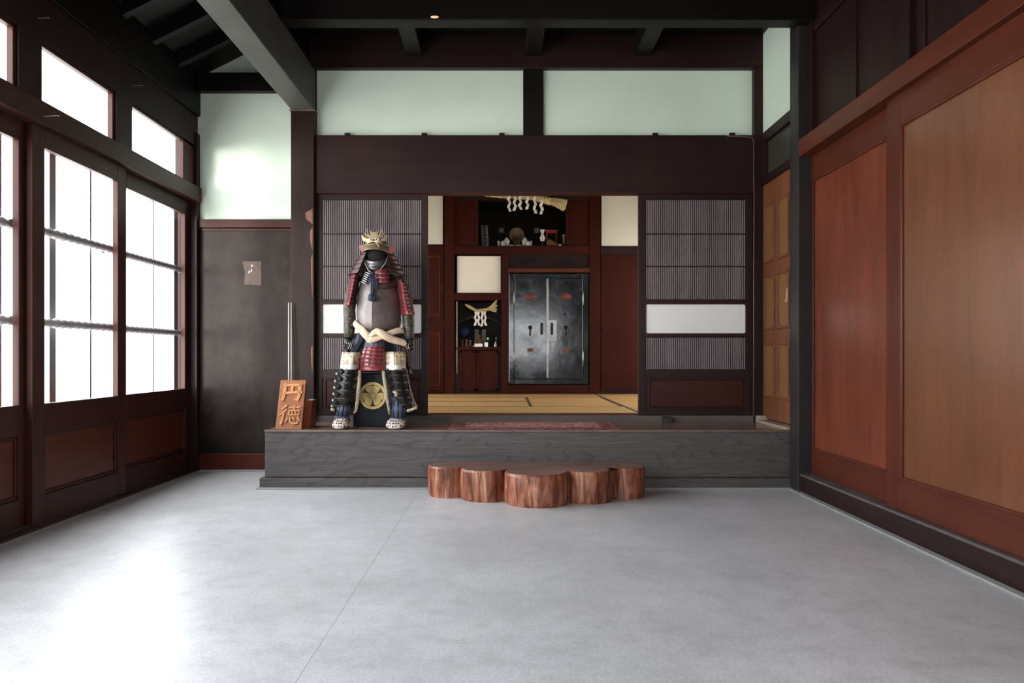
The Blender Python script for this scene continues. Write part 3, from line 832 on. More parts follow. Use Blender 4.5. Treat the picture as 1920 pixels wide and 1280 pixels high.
for y0, y1 in ((5.12, 5.15), (4.28, 4.31), (3.7, 3.73)):
    MB().box(2.355, 2.38, y0, y1, 2.76, 3.58).build('batten', 'dark_wood_z', t, bevel=0.004)
for a0, a1 in ((4.50, 5.80), (3.05, 4.40), (1.6, 2.95)):
    MB().box(2.345, 2.38, a0, a1, 2.72, 2.775).build('lower_rail', 'dark_wood_y', t, bevel=0.004)
    MB().box(2.345, 2.38, a0, a1, 3.52, 3.60).build('upper_rail', 'dark_wood_y', t, bevel=0.004)
t = thing('baseboard_right', (2.34, 2, 0), 'dark stained kick board under the big sliding panels', 'baseboard', kind='structure')
MB().box(2.288, 2.46, -2.1, 6.05, 0.0, 0.128).build('board', 'dark_wood_y', t, bevel=0.004)
MB().box(2.275, 2.46, -2.1, 6.05, 0.128, 0.146).build('cap', 'threshold_wood', t, bevel=0.006)
b = MB().box(2.50, 2.62, -2.1, 6.1, 0, 4.0); b.box(2.42, 2.62, 6.02, 7.1, 0.0, 4.0)
tag(b.build('wall_right_outer', 'dark_wood_z'), 'dark wall backing the sliding panels', 'wall', kind='structure')

# ---- wall behind the viewer with the open entrance
b = MB()
b.box(-3.2, -0.95, -2.2, -2.05, 0, 4.1); b.box(1.55, 2.62, -2.2, -2.05, 0, 4.1); b.box(-0.95, 1.55, -2.2, -2.05, 2.36, 4.1); b.box(-0.95, 1.55, -2.2, -2.05, 0, 1.0)
tag(b.build('wall_front', 'dark_wood_x'), 'dark entrance wall behind the viewer', 'wall', kind='structure')
# ================================================================== TATAMI ROOM SHELL
TZ = 0.521
DB = 10.80
def BX(px): return PX(px, DB)
def BZ(py): return PZ(py, DB)
b = MB().box(-2.7, 3.1, 7.18, 11.9, 0.30, 0.455)
tag(b.build('floor_tatami', 'room_wood_x'), 'board floor under the straw mats', 'floor', kind='structure')
b = MB().box(-2.7, -1.72, 7.18, 11.9, 3.45, 3.55); b.box(-1.72, 3.1, 7.03, 11.9, 3.45, 3.55)
tag(b.build('ceiling_room', 'room_wood_x'), 'board ceiling of the straw mat room', 'ceiling', kind='structure')
for nm, x, sg in (('wall_room_window', -2.6, -1), ('wall_room_garden', 3.0, 1)):
    x0, x1 = sorted((x, x + 0.1 * sg))
    b = MB(); b.box(x0, x1, 7.18, 11.9, 0.3, 0.9); b.box(x0, x1, 7.18, 11.9, 2.6, 3.5); b.box(x0, x1, 7.18, 7.5, 0.9, 2.6); b.box(x0, x1, 10.3, 11.9, 0.9, 2.6)
    tag(b.build(nm, 'cream_plaster'), 'cream side wall of the straw mat room on the ' + ('window' if sg < 0 else 'garden') + ' side', 'wall', kind='structure')
    t = thing('window_added_shoji' if sg < 0 else 'window_added_garden_shoji', (x, 8.9, 0.9), 'unseen screen window added to light the straw mat room on the ' + ('window' if sg < 0 else 'garden') + ' side', 'added window', kind='structure')  # unseen side windows, added to bring daylight into the tatami room
    MB().box(x0 + 0.048, x0 + 0.052, 7.5, 10.3, 0.9, 2.6).build('paper', 'added_window_paper', t)
    b = MB()
    for k in range(7): b.box(x0 + 0.03, x0 + 0.07, 7.5 + k * 0.467 - 0.012, 7.5 + k * 0.467 + 0.012, 0.9, 2.6)
    for k in range(5): b.box(x0 + 0.035, x0 + 0.065, 7.5, 10.3, 0.9 + k * 0.425 - 0.01, 0.9 + k * 0.425 + 0.01)
    b.build('grid', 'room_wood_z', t)
# wall beside the lattice doors on the room side
b = MB(); b.box(-2.7, PX(594, D2), 7.18, 7.26, 0.3, 3.5); b.box(PX(1411, D2), 3.1, 6.98, 7.06, 0.3, 3.5); b.box(PX(594, D2), PX(1411, D2), 7.02, 7.06, 2.7, 3.5)
tag(b.build('wall_between', 'cream_plaster'), 'wall between the hall and the straw mat room', 'wall', kind='structure')

# ---- tatami mats, each one a thing
def mat(x0, x1, y0, y1, along, label):
    t = thing('tatami_mat', ((x0 + x1) / 2, (y0 + y1) / 2, 0.455), label, 'straw mat', 'straw mats of the inner room')
    g = 0.0015
    x0 += g; x1 -= g; y0 += g; y1 -= g
    MB().box(x0, x1, y0, y1, 0.456, TZ).build('straw_top', 'tatami_straw', t, bevel=0.003)
    w = 0.028
    if along == 'x': bs = ((x0, x1, y0, y0 + w), (x0, x1, y1 - w, y1))
    else: bs = ((x0, x0 + w, y0, y1), (x1 - w, x1, y0, y1))
    for q in bs:
        MB().box(q[0] - 0.0005, q[1] + 0.0005, q[2], q[3], 0.458, TZ + 0.0015).build('cloth_border', 'tatami_border', t)
mat(-0.55, 1.25, 7.09, 8.06, 'x', 'straw mat just inside the threshold, spanning most of the doorway')
mat(-1.64, -0.55, 7.09, 8.06, 'x', 'straw mat just inside the threshold, behind the armor side lattice')
mat(-1.54, 0.26, 8.06, 8.98, 'x', 'straw mat in the second row beyond the threshold')
mat(-1.54, 0.26, 8.98, 9.88, 'x', 'straw mat in the third row beyond the threshold')
mat(0.26, 1.25, 8.06, 9.88, 'y', 'straw mat laid lengthwise in the middle of the inner room')
mat(-0.55, 1.25, 9.88, 10.74, 'x', 'straw mat at the foot of the black iron safe')
mat(-2.35, -0.55, 9.88, 10.74, 'x', 'straw mat at the foot of the paneled cupboard')
mat(1.25, 2.2, 7.09, 8.9, 'y', 'straw mat by the plain red door, nearer the threshold')
mat(1.25, 2.2, 8.9, 10.74, 'y', 'straw mat by the plain red door, at its foot')

# ---- far wall of the tatami room
WR = 'room_wood_'
b = MB(); b.box(-2.7, 3.1, 11.75, 11.9, 0.3, 3.5)
b.box(-2.7, BX(834), DB + 0.06, DB + 0.12, 0.3, 3.5); b.box(BX(1125), 3.1, DB + 0.06, DB + 0.12, 0.3, 3.5)
tag(b.build('wall_far', 'room_wood_z'), 'dark timber back wall of the straw mat room', 'wall', kind='structure')
yf = DB - 0.03
trim('tall post beside the paneled cupboard in the inner room', WR + 'z', (BX(834), BX(852), yf, DB + 0.12, TZ, 3.45), cat='post')
trim('tall post beside the plain red door in the inner room', WR + 'z', (BX(1105), BX(1125), yf, DB + 0.12, TZ, 3.45), cat='post')
trim('post between the little altar niche and the iron safe', WR + 'z', (BX(940), BX(953), yf, DB + 0.12, TZ, BZ(477)), cat='post')
trim('cross rail under the offering shelf', WR + 'x', (BX(852), BX(1105), yf + 0.005, DB + 0.12, BZ(477), BZ(461)), cat='rail')
trim('rail between the white panel and the little altar niche', WR + 'x', (BX(852), BX(940), yf + 0.01, DB + 0.12, BZ(563), BZ(549)), cat='rail')
trim('dark rail at the head of the offering shelf', 'dark_wood_x', (BX(852), BX(1105), yf + 0.005, DB + 0.12, BZ(375), 3.45), cat='rail')
trim('wood panel beside the offering shelf, cupboard side', WR + 'z', (BX(852), BX(897), DB, DB + 0.10, BZ(461), BZ(375)), (BX(852), BX(858), DB - 0.012, DB + 0.1, BZ(461), BZ(375)), (BX(891), BX(897), DB - 0.012, DB + 0.1, BZ(461), BZ(375)), cat='panel')
trim('wood panel beside the offering shelf, red door side', WR + 'z', (BX(1061), BX(1105), DB, DB + 0.10, BZ(461), BZ(375)), (BX(1061), BX(1067), DB - 0.012, DB + 0.1, BZ(461), BZ(375)), cat='panel')
# niches (open boxes)
t = thing('wall_niche', (BX(978), DB, BZ(461)), 'deep dark niche of the offering shelf', 'niche', kind='structure')
b = MB()
b.box(BX(890), BX(1068), 11.62, 11.66, BZ(465), BZ(372)); b.box(BX(888), BX(896), DB + 0.1, 11.66, BZ(465), BZ(372)); b.box(BX(1061), BX(1069), DB + 0.1, 11.66, BZ(465), BZ(372))
b.box(BX(888), BX(1069), DB + 0.1, 11.66, BZ(374), BZ(370))
b.build('lining', 'black_wood_x', t)
MB().box(BX(888), BX(1069), DB - 0.01, 11.66, BZ(465), BZ(460.6)).build('shelf', WR + 'x', t)
SHZ = BZ(460.6)
t = thing('wall_altar_niche', (BX(897), DB, BZ(650)), 'small dark niche with a household altar', 'niche', kind='structure')
b = MB()
b.box(BX(850), BX(942), 11.30, 11.34, BZ(655), BZ(560)); b.box(BX(850), BX(853), DB + 0.1, 11.34, BZ(655), BZ(560)); b.box(BX(939), BX(942), DB + 0.1, 11.34, BZ(655), BZ(560))
b.box(BX(850), BX(942), DB + 0.12, 11.34, BZ(563), BZ(560))
b.build('lining', 'black_wood_x', t)
# arched header inside the niche
b = MB(); pts = []
for k in range(13):
    u = k / 12; pts.append((BX(856 + 83 * u), DB + 0.11, BZ(608 - 14 * math.sin(PI * u))))
for k in range(12, -1, -1):
    u = k / 12; pts.append((BX(856 + 83 * u), DB + 0.11, BZ(604 - 15 * math.sin(PI * u))))
b.prism(pts, (0, 0.03, 0)); b.build('arch', 'dark_wood_x', t)
b = MB(); b.box(BX(856), BX(857.6), DB - 0.02, DB + 0.05, BZ(700), BZ(565)); b.build('edge_strip', 'trim_light', t)
# altar cupboard below the niche
t = thing('altar_cupboard', (BX(896), DB, TZ), 'low red cupboard with two doors below the small altar niche', 'cupboard')
MB().box(BX(856), BX(939.5), DB - 0.02, 11.25, BZ(656), BZ(650)).build('top', WR + 'x', t, bevel=0.004)
b = MB(); b.box(BX(852.5), BX(862), DB, DB + 0.1, TZ + 0.002, BZ(656)); b.box(BX(935), BX(939.5), DB, DB + 0.1, TZ + 0.002, BZ(656)); b.box(BX(862), BX(935), DB, DB + 0.1, TZ + 0.002, BZ(733))
b.build('case', 'dark_wood_z', t)
for (a, c, mt) in ((862, 894, 'room_wood_z'), (894, 934.5, 'room_wood_z')):
    d = MB().box(BX(a) + .002, BX(c) - .002, DB - 0.012 - (0.012 if a > 890 else 0), DB + 0.01, BZ(733), BZ(657)).build('door', mt, t, bevel=0.003)
    q = MB(); e = 0.03
    y_ = DB - 0.02 - (0.012 if a > 890 else 0)
    x0, x1, z0, z1 = BX(a) + .004, BX(c) - .004, BZ(732), BZ(658)
    for r in ((x0, x1, z0, z0 + e), (x0, x1, z1 - e, z1), (x0, x0 + e, z0, z1), (x1 - e, x1, z0, z1)):
        q.box(r[0], r[1], y_, y_ + 0.01, r[2], r[3])
    q.build('door_frame', WR + 'z', d, bevel=0.002)
# white panels
def white_panel(a, c, y0, y1, label):
    t = thing('wall_panel_white', (BX((a + c) / 2), DB, BZ(y1)), label, 'white panel', kind='structure')
    MB().box(BX(a), BX(c), DB + 0.02, DB + 0.07, BZ(y1), BZ(y0)).build('sheet', 'cream_plaster' if y0 < 400 else 'lit_sheet', t)
    e = 0.012
    b = MB()
    x0, x1, z0, z1 = BX(a) - e, BX(c) + e, BZ(y1) - e, BZ(y0) + e
    for r in ((x0, x1, z0, z0 + e), (x0, x1, z1 - e, z1), (x0, x0 + e, z0, z1), (x1 - e, x1, z0, z1)):
        b.box(r[0], r[1], DB + 0.005, DB + 0.07, r[2], r[3])
    b.build('edge', 'dark_wood_x', t)
white_panel(790, 830, 360, 458, 'narrow white panel above the paneled cupboard doors')
white_panel(1128, 1215, 360, 461, 'large white panel above the plain red door')
white_panel(857, 938.5, 480, 548.5, 'white panel above the small altar niche')
# cupboard doors on the left
t = thing('wall_cupboard', (BX(800), DB, TZ), 'built-in red cupboard with an upper and a lower paneled door', 'cupboard')
MB().box(BX(760), BX(833.5), DB + 0.015, DB + 0.055, TZ + 0.002, BZ(461)).build('case', WR + 'z', t)
for (y0, y1) in ((472, 600), (616, 732)):
    d = MB().box(BX(765), BX(832), DB - 0.005, DB + 0.014, BZ(y1), BZ(y0)).build('door', WR + 'z', t, bevel=0.003)
    b = MB(); z0, z1 = BZ(y1 - 8), BZ(y0 + 8); x1 = BX(825.5); x0 = BX(775)
    for r in ((x0, x1, z0, z0 + .012), (x0, x1, z1 - .012, z1), (x0, x0 + .012, z0, z1), (x1 - .012, x1, z0, z1)):
        b.box(r[0], r[1], DB - 0.014, DB, r[2], r[3])
    b.build('moulding', 'red_wood_z', d, bevel=0.003)
    zz = (y0 + y1) / 2 + 5
    MB().box(BX(827), BX(830), DB - 0.009, DB, BZ(zz + 7), BZ(zz - 7)).build('finger_pull', 'iron', d)
# plain red door on the right
t = thing('door_room', (BX(1165), DB, TZ), 'plain red wooden door with a small round knob', 'door', kind='structure')
MB().box(BX(1127), BX(1215), DB + 0.01, DB + 0.05, TZ + 0.05, BZ(478)).build('leaf', WR + 'z', t, bevel=0.003)
MB().box(BX(1126), BX(1215), DB - 0.005, DB + 0.055, BZ(478), BZ(463)).build('head_rail', 'dark_wood_x', t, bevel=0.003)
MB().box(BX(1126), BX(1215), DB - 0.005, DB + 0.055, TZ, TZ + 0.05).build('foot_rail', 'dark_wood_x', t, bevel=0.003)
MB().lathe([(0.008, 0), (0.008, -0.02), (0.018, -0.026), (0.022, -0.04), (0.012, -0.05)], (BX(1131), DB + 0.01, BZ(619)), 14, 0, 'y').build('knob', 'iron', t)

# ---- carved header above the safe
t = thing('trim_carved_board', (BX(1029), DB, BZ(503)), 'carved dark header board above the iron safe', 'carved board', kind='structure')
MB().box(BX(953), BX(1105), DB + 0.02, DB + 0.09, BZ(504), BZ(477)).build('board', 'dark_wood_x', t)
MB().box(BX(953), BX(1105), DB - 0.05, DB + 0.09, BZ(511), BZ(503.5)).build('ledge', 'red_wood_x', t, bevel=0.003)
def scroll(cx, cy, s, flip=1):
    b = MB()
    for (pts, w) in ((((-22, 0), (-15, -3), (-9, 0), (-4, 4), (2, 2), (8, -1), (15, 2), (21, 5)), 0.014), (((-9, 0), (-12, 4), (-7, 6)), 0.010), (((2, 2), (-1, -4), (4, -7)), 0.012), (((8, -1), (10, -6), (6, -8)), 0.011), (((-4, 4), (-2, 8)), 0.012), (((15, 2), (17, -2)), 0.010)):
        P3 = [(BX(cx + flip * p[0] * s), DB + 0.016, BZ(cy + p[1] * s)) for p in pts]
        b.tube(P3, w * s, 6)
    return b
scroll(990, 490, 0.95).build('carving', 'void', t)
scroll(1061, 491, 0.8, -1).build('carving', 'void', t)
trim('reddish rail under the iron safe', WR + 'x', (BX(953), BX(1105), DB - 0.02, DB + 0.1, TZ, BZ(721)), cat='rail')

# ================================================================== IRON SAFE
t = thing('iron_safe', (BX(1029), DB + 0.3, BZ(720.5)), 'big black iron safe with double doors built into the inner wall', 'safe')
ys = DB + 0.0
b = MB()
b.box(BX(953.6), BX(1104.4), ys + 0.02, 11.5, BZ(720.5), BZ(512))
b.build('body', 'safe_lacquer', t, bevel=0.02)
b = MB()
b.box(BX(954), BX(964), ys - 0.01, ys + 0.02, BZ(720), BZ(512.5)); b.box(BX(1093), BX(1104), ys - 0.01, ys + 0.02, BZ(720), BZ(512.5))
b.box(BX(964), BX(1093), ys - 0.01, ys + 0.02, BZ(521), BZ(512.5)); b.box(BX(964), BX(1093), ys - 0.01, ys + 0.02, BZ(720), BZ(711))
b.build('door_surround', 'safe_lacquer', t, bevel=0.008)
MB().box(BX(954), BX(955.2), ys - 0.014, ys - 0.009, BZ(716), BZ(513)).build('edge_strip', 'safe_metal', t)
for side, (a, c) in enumerate(((965, 1025.5), (1026.5, 1092))):
    d = MB().box(BX(a), BX(c), ys - 0.035, ys + 0.015, BZ(710), BZ(522)).build('door', 'safe_lacquer', t, bevel=0.008)
    fy = ys - 0.035
    cx = 994 if side == 0 else 1061
    MB().lathe([(0.001, -0.004), (0.060, -0.004), (0.068, 0.0), (0.068, 0.004)], (BX(cx), fy, BZ(556)), 28, 0, 'y', 1.1, 0.72).build('maker_badge', 'badge_red', d)
    MB().box(BX(cx - 5.5), BX(cx + 5.5), fy - 0.004, fy + 0.002, BZ(659), BZ(653)).build('small_plate', 'badge_red', d, bevel=0.002)
    h = MB()
    h.lathe([(0.001, -0.030), (0.018, -0.028), (0.026, -0.018), (0.030, 0.0), (0.036, 0.002)], (BX(cx), fy, BZ(614)), 18, 0, 'y')
    h.tube([(BX(cx), fy - 0.024, BZ(614)), (BX(cx), fy - 0.032, BZ(621)), (BX(cx - 0.5), fy - 0.030, BZ(629))], [0.014, 0.012, 0.013], 10)
    h.build('lock_lever', 'iron', d)
    px = 1015.5 if side == 0 else 1034.5
    MB().box(BX(px - 2.5), BX(px + 2.5), fy - 0.012, fy + 0.002, BZ(627.5), BZ(605)).build('pull_bar', 'iron', d, bevel=0.006)
    if side == 1:
        MB().box(BX(1027.5), BX(1043), fy - 0.003, fy + 0.002, BZ(640), BZ(600)).build('escutcheon', 'safe_metal', d, bevel=0.003)
        MB().lathe([(0.012, -0.012), (0.018, -0.004), (0.018, 0.002)], (BX(1059), fy, BZ(589)), 14, 0, 'y').build('keyhole_cover', 'iron', d)
        MB().box(BX(1024.3), BX(1028), fy - 0.012, fy + 0.004, BZ(708), BZ(523)).build('closing_strip', 'safe_metal', d, bevel=0.004)
for px in (963.5, 1092.5):
    for y0, y1 in ((544, 572), (658, 686)):
        h = MB().tube([(BX(px), ys - 0.03, BZ(y1)), (BX(px), ys - 0.03, BZ(y1 - 1)), (BX(px), ys - 0.03, BZ(y0 + 1)), (BX(px), ys - 0.03, BZ(y0))], [0.006, 0.011, 0.011, 0.006], 10)
        h.build('hinge', 'safe_metal', t)

# ================================================================== OFFERING SHELF
def streamer(p, L, w, seed):
    """zigzag folded paper hanging from p"""
    rnd = random.Random(seed)
    b = MB(); x, y, z = p; n = 4
    seg = L / n
    b.box(x - 0.002, x + 0.002, y - 0.0005, y + 0.0005, z - seg * 0.4, z)
    cx = x
    for k in range(n):
        z0 = z - seg * (k + 0.15); z1 = z - seg * (k + 1.12)
        s = (1 if (k + seed) % 2 else -1)
        sh = s * w * (0.28 + 0.12 * rnd.random()); yo = 0.004 * s
        hw = w * (0.36 + 0.12 * rnd.random())
        b.prism([(cx - hw, y + yo, z0), (cx + hw, y + yo, z0), (cx + sh + hw, y - yo, z1), (cx + sh - hw, y - yo, z1)], (0, 0.0012, 0))
        cx += sh * 0.25
    return b
yr = DB - 0.07
t = thing('shrine_rope', (BX(990), yr, BZ(380)), 'large straw rope with six paper streamers above the offering shelf', 'shrine rope')
path = [(908, 368), (925, 369.5), (945, 370.5), (965, 371), (985, 371.5), (1000, 372.5), (1012, 374.5), (1022, 377), (1030, 379)]
rad = [0.012, 0.018, 0.024, 0.028, 0.033, 0.042, 0.05, 0.056, 0.058]
b = MB()
for s in range(3):
    pts = []
    for i in range(33):
        u = i / 32 * (len(path) - 1); k = min(int(u), len(path) - 2); f = u - k
        px = path[k][0] * (1 - f) + path[k + 1][0] * f; py = path[k][1] * (1 - f) + path[k + 1][1] * f
        r = (rad[k] * (1 - f) + rad[k + 1] * f) * 0.5
        a = i * 0.75 + s * 2 * PI / 3
        pts.append((BX(px) + 0, yr + r * math.cos(a), BZ(py) + r * math.sin(a)))
    rr = []
    for i in range(33):
        u = i / 32 * (len(rad) - 1); k = min(int(u), len(rad) - 2); f = u - k
        rr.append((rad[k] * (1 - f) + rad[k + 1] * f) * 0.58)
    b.tube(pts, rr, 8)
b.build('rope', 'straw_pale', t)
b = MB(); rnd = random.Random(3)
for k in range(70):
    a, q = rnd.uniform(0, 2 * PI), math.sqrt(rnd.random())
    o = Vector((BX(1026), yr, BZ(377))); e = Vector((BX(1059), yr, BZ(387)))
    d = Vector((0.25, 0, 0.97)); d2 = Vector((0, 1, 0))
    p0 = o + d * math.sin(a) * q * 0.04 + d2 * math.cos(a) * q * 0.04
    p1 = e + d * math.sin(a) * q * 0.085 + d2 * math.cos(a) * q * 0.06 + Vector((rnd.uniform(-.02, .02), 0, 0))
    b.tube([p0, (p0 + p1) / 2 + Vector((0, 0, 0.006)), p1], 0.006, 5)
b.build('straw_tail', 'straw_pale', t)
for i, (px, y0, L) in enumerate(((955, 370, .215), (965, 370, .205), (975.5, 370, .19), (988, 370, .185), (1002.5, 371, .235), (1014.5, 375, .215))):
    streamer((BX(px), yr - 0.045, BZ(y0)), L, 0.045, i).build('paper_streamer', 'streamer_paper', t)

def jar(px, d, h, r, label, grp):
    x = PX(px, d)
    t = thing('offering_jar', (x, d, SHZ), label, 'porcelain jar', grp)
    c = (x, d, SHZ)
    MB().lathe([(r * .55, 0.001), (r * .6, 0.004), (r * .72, h * .2), (r, h * .55), (r * .95, h * .7), (r * .6, h * .82), (r * .5, h * .84)], c, 22).build('body', 'porcelain', t)
    MB().lathe([(r * .58, h * .84), (r * .52, h * .89), (r * .2, h * .93), (r * .12, h * .95), (r * .2, h * .98), (r * .1, h)], c, 18).build('lid', 'porcelain', t)
jar(950, 11.0, 0.150, 0.046, 'tall white porcelain jar on the cupboard side of the bronze mirror', 'white porcelain offering jars')
jar(984, 11.0, 0.150, 0.046, 'tall white porcelain jar on the red door side of the bronze mirror', 'white porcelain offering jars')
jar(943, 10.92, 0.090, 0.036, 'short white porcelain jar in front of the tall jar, cupboard side', 'white porcelain offering jars')
jar(989.5, 10.92, 0.090, 0.036, 'short white porcelain jar in front of the tall jar, red door side', 'white porcelain offering jars')
for px, l in ((935, 'slim white cup at the cupboard side end of the offerings'), (995.5, 'slim white cup beyond the jars, nearer the white paper wand')):
    x = PX(px, 10.95)
    tag(MB().lathe([(0.013, 0.001), (0.015, 0.01), (0.019, 0.088), (0.017, 0.09), (0.012, 0.02)], (x, 10.95, SHZ), 16).build('offering_cup', 'porcelain'), l, 'cup', 'white offering cups')
for px, l in ((958.5, 'white shallow dish before the bronze mirror, cupboard side'), (973, 'white shallow dish before the bronze mirror, red door side')):
    x = PX(px, 10.87)
    tag(MB().lathe([(0.02, 0.001), (0.024, 0.006), (0.047, 0.016), (0.045, 0.018), (0.02, 0.008)], (x, 10.87, SHZ), 20).build('offering_dish', 'porcelain'), l, 'dish', 'white offering dishes')
t = thing('mirror_disc', (PX(969, 11.15), 11.15, SHZ), 'round bronze mirror on a stand at the back of the shelf', 'mirror')
c = Vector((PX(969, 11.15), 11.15, PZ(440, 11.15)))
MB().lathe([(0.002, -0.012), (0.095, -0.012), (0.108, -0.018), (0.112, -0.004), (0.105, 0.008), (0.002, 0.008)], c, 32, 0, 'y').build('disc', 'bronze', t)
b = MB(); b.box(c.x - .08, c.x + .08, 11.12, 11.19, SHZ, SHZ + .02); b.box(c.x - .05, c.x + .05, 11.14, 11.165, SHZ + .02, c.z - .08)
b.prism([(c.x - .07, 11.165, c.z - .09), (c.x + .07, 11.165, c.z - .09), (c.x + .03, 11.165, c.z + 0.02), (c.x - .03, 11.165, c.z + 0.02)], (0, .012, 0))
b.build('stand', 'clay_brown', t, bevel=0.003)
def card(px0, px1, py0, d, label, mat_='card_grey', inscribed=False, tilt=0.0):
    x0, x1 = PX(px0, d), PX(px1, d)
    h = PZ(py0, d) - SHZ
    t = thing('votive_card' if not inscribed else 'talisman_plaque', ((x0 + x1) / 2, d, SHZ), label, 'card' if not inscribed else 'plaque')
    b = MB(); b.prism([(x0 + tilt, d, SHZ), (x1 + tilt, d, SHZ), (x1, d + .04, SHZ + h), (x0, d + .04, SHZ + h)], (0, 0.012, 0)); b.build('board', mat_, t)
    if inscribed:
        w = x1 - x0; b = MB(); rnd = random.Random(5)
        for r in range(5):
            zc = SHZ + h * (0.88 - r * 0.18)
            yy = d + .04 * (zc - SHZ) / h - 0.0025
            o = Vector(((x0 + x1) / 2 + tilt * (1 - (zc - SHZ) / h), yy, zc)); s = w * 0.34
            for st in (((-1, .7), (1, .7)), ((-.8, 0), (.8, 0.05)), ((0, 1), (0, -.9)), ((-.6, -.2), (-.9, -.9)), ((.5, -.2), (.9, -.9)))[: rnd.choice((4, 5))]:
                b.ribbon(st, 0.42, o, Vector((s, 0, 0)), Vector((0, 0, s)), Vector((0, 0.002, 0)))
        b.build('inscription', 'ink', t)
card(902, 914, 421.5, 10.95, 'tall grey inscribed plaque at the cupboard side of the offering shelf', inscribed=True, tilt=0.02)
def stand_card(px0, px1, py0, py1, d, label):
    t = thing('votive_card', (PX((px0 + px1) / 2, d), d, SHZ), label, 'card')
    x0, x1 = PX(px0, d), PX(px1, d)
    MB().box(x0, x1, d, d + 0.01, PZ(py1, d), PZ(py0, d)).build('board', 'card_grey', t)
    MB().box((x0 + x1) / 2 - 0.006, (x0 + x1) / 2 + 0.006, d, d + 0.01, SHZ, PZ(py1, d)).build('stem', 'dark_wood_z', t)
stand_card(935.5, 945, 427.5, 436, 11.3, 'faint grey card on a stem behind the tall jar, cupboard side')
stand_card(1002, 1010.5, 427.5, 436.5, 11.3, 'faint grey card on a stem behind the white paper wand')
t = thing('paper_wand', (PX(1017, 10.9), 10.9, SHZ), 'white folded paper wand on a stick beside the red stand', 'paper wand')
d = 10.9
b = MB()
for s in (-1, 1):
    b.prism([(PX(1017 + s * 0.3, d), d, PZ(430, d)), (PX(1017 + s * 4.6, d), d + .006, PZ(430, d)), (PX(1017 + s * 1.8, d), d, PZ(439, d)), (PX(1017 + s * 5.0, d), d - .008, PZ(446, d)), (PX(1017 + s * 3.5, d), d, PZ(452, d)), (PX(1017 + s * .4, d), d, PZ(452, d))], (0, .0015, 0))
b.build('folded_paper', 'streamer_paper', t)
b = MB(); b.box(PX(1016.4, d), PX(1017.6, d), d, d + .008, SHZ + .015, PZ(440, d)); b.box(PX(1014.5, d), PX(1019.5, d), d - .015, d + .02, SHZ, SHZ + .015); b.build('stick', 'clay_brown', t)
d = 11.05
t = thing('red_stand', (PX(1034, d), d, SHZ), 'little red lacquered stand near the red door end of the shelf', 'offering stand')
x0, x1, zt_ = PX(1024, d), PX(1045, d), PZ(430.5, d)
MB().box(x0 - .01, x1 + .01, d, d + .10, zt_ - .012, zt_).build('top', 'vermilion', t, bevel=.002)
b = MB(); b.box(x0 + .004, x1 - .004, d + .005, d + .015, zt_ - .045, zt_ - .012)
b.build('apron', 'vermilion', t)
for xx in (x0 + .012, (x0 + x1) / 2 - .004, x1 - .02):
    MB().box(xx, xx + .009, d + .005, d + .015, zt_ - .085, zt_ - .044).build('bracket', 'vermilion', t)
for xx in (x0 + .006, x1 - .016):
    MB().box(xx, xx + .011, d + .02, d + .08, SHZ, zt_ - .012).build('leg', 'vermilion', t)
d = 10.93
t = thing('carved_mound', (PX(1040, d), d, SHZ), 'reddish brown wooden carving at the red door end of the shelf', 'carving')
rows = []
for i in range(9):
    u = i / 8; x = PX(1025 + 33 * u, d); hh = (0.128 - 0.075 * u) * (0.75 + 0.25 * math.sin(PI * min(1, u * 1.6 + .2))); w_ = 0.05 * math.sin(PI * (0.12 + 0.76 * u))
    rows.append([Vector((x, d + w_ * math.cos(PI * k / 8), SHZ + .001 + hh * math.sin(PI * k / 8) ** 0.7)) for k in range(9)])
MB().grid(rows, 0, False, True, True, True).build('body', 'clay_brown', t)
tag(MB().ball((PX(1050.5, 10.86), 10.86, SHZ + 0.019), 0.018, 12, 0, (1.2, 1, .95)).build('rice_cake', 'porcelain'), 'tiny white round offering beside the wooden carving', 'offering')
tag(MB().box(PX(1054.5, 11.0), PX(1061, 11.0), 11.0, 11.05, SHZ, PZ(439, 11.0)).build('small_box', 'pink_box', bevel=.003), 'small dull pink box at the end of the offering shelf', 'box')

# ================================================================== LITTLE ALTAR NICHE
ALZ = BZ(650)
t = thing('altar_rope', (BX(900), DB - 0.045, BZ(585)), 'small straw rope with four paper streamers in the altar niche', 'shrine rope')
b = MB()
pp = [(873, 571), (880, 575), (888, 580), (897, 583), (906, 582.5), (915, 580), (922, 577)]
for s in range(2):
    b.tube([(BX(x), DB - .045 + .012 * math.cos(i * 1.3 + s * PI), BZ(y) + .012 * math.sin(i * 1.3 + s * PI)) for i, (x, y) in enumerate(pp)], [.012, .013, .016, .02, .021, .022, .02], 8)
b.build('rope', 'straw', t)
b = MB(); rnd = random.Random(8)
for k in range(26):
    q = rnd.uniform(-1, 1); q2 = rnd.uniform(-1, 1)
    b.tube([(BX(915), DB - .045 + .015 * q2, BZ(581) + .015 * q), (BX(931 + rnd.uniform(-2, 2)), DB - .045 + .03 * q2, BZ(573) + .055 * q + .02 * q)], .005, 5)
for k in range(3):
    b.tube([(BX(912), DB - .05, BZ(581)), (BX(931), DB - .055, BZ(585.5) + .006 * k)], .004, 5)
b.build('straw_tail', 'straw_pale', t)
for i, (px, L) in enumerate(((892, .20), (898, .20), (904, .21), (910, .20))):
    streamer((BX(px), DB - .075, BZ(583.5)), L, 0.036, i + 1).build('paper_streamer', 'streamer_paper', t)
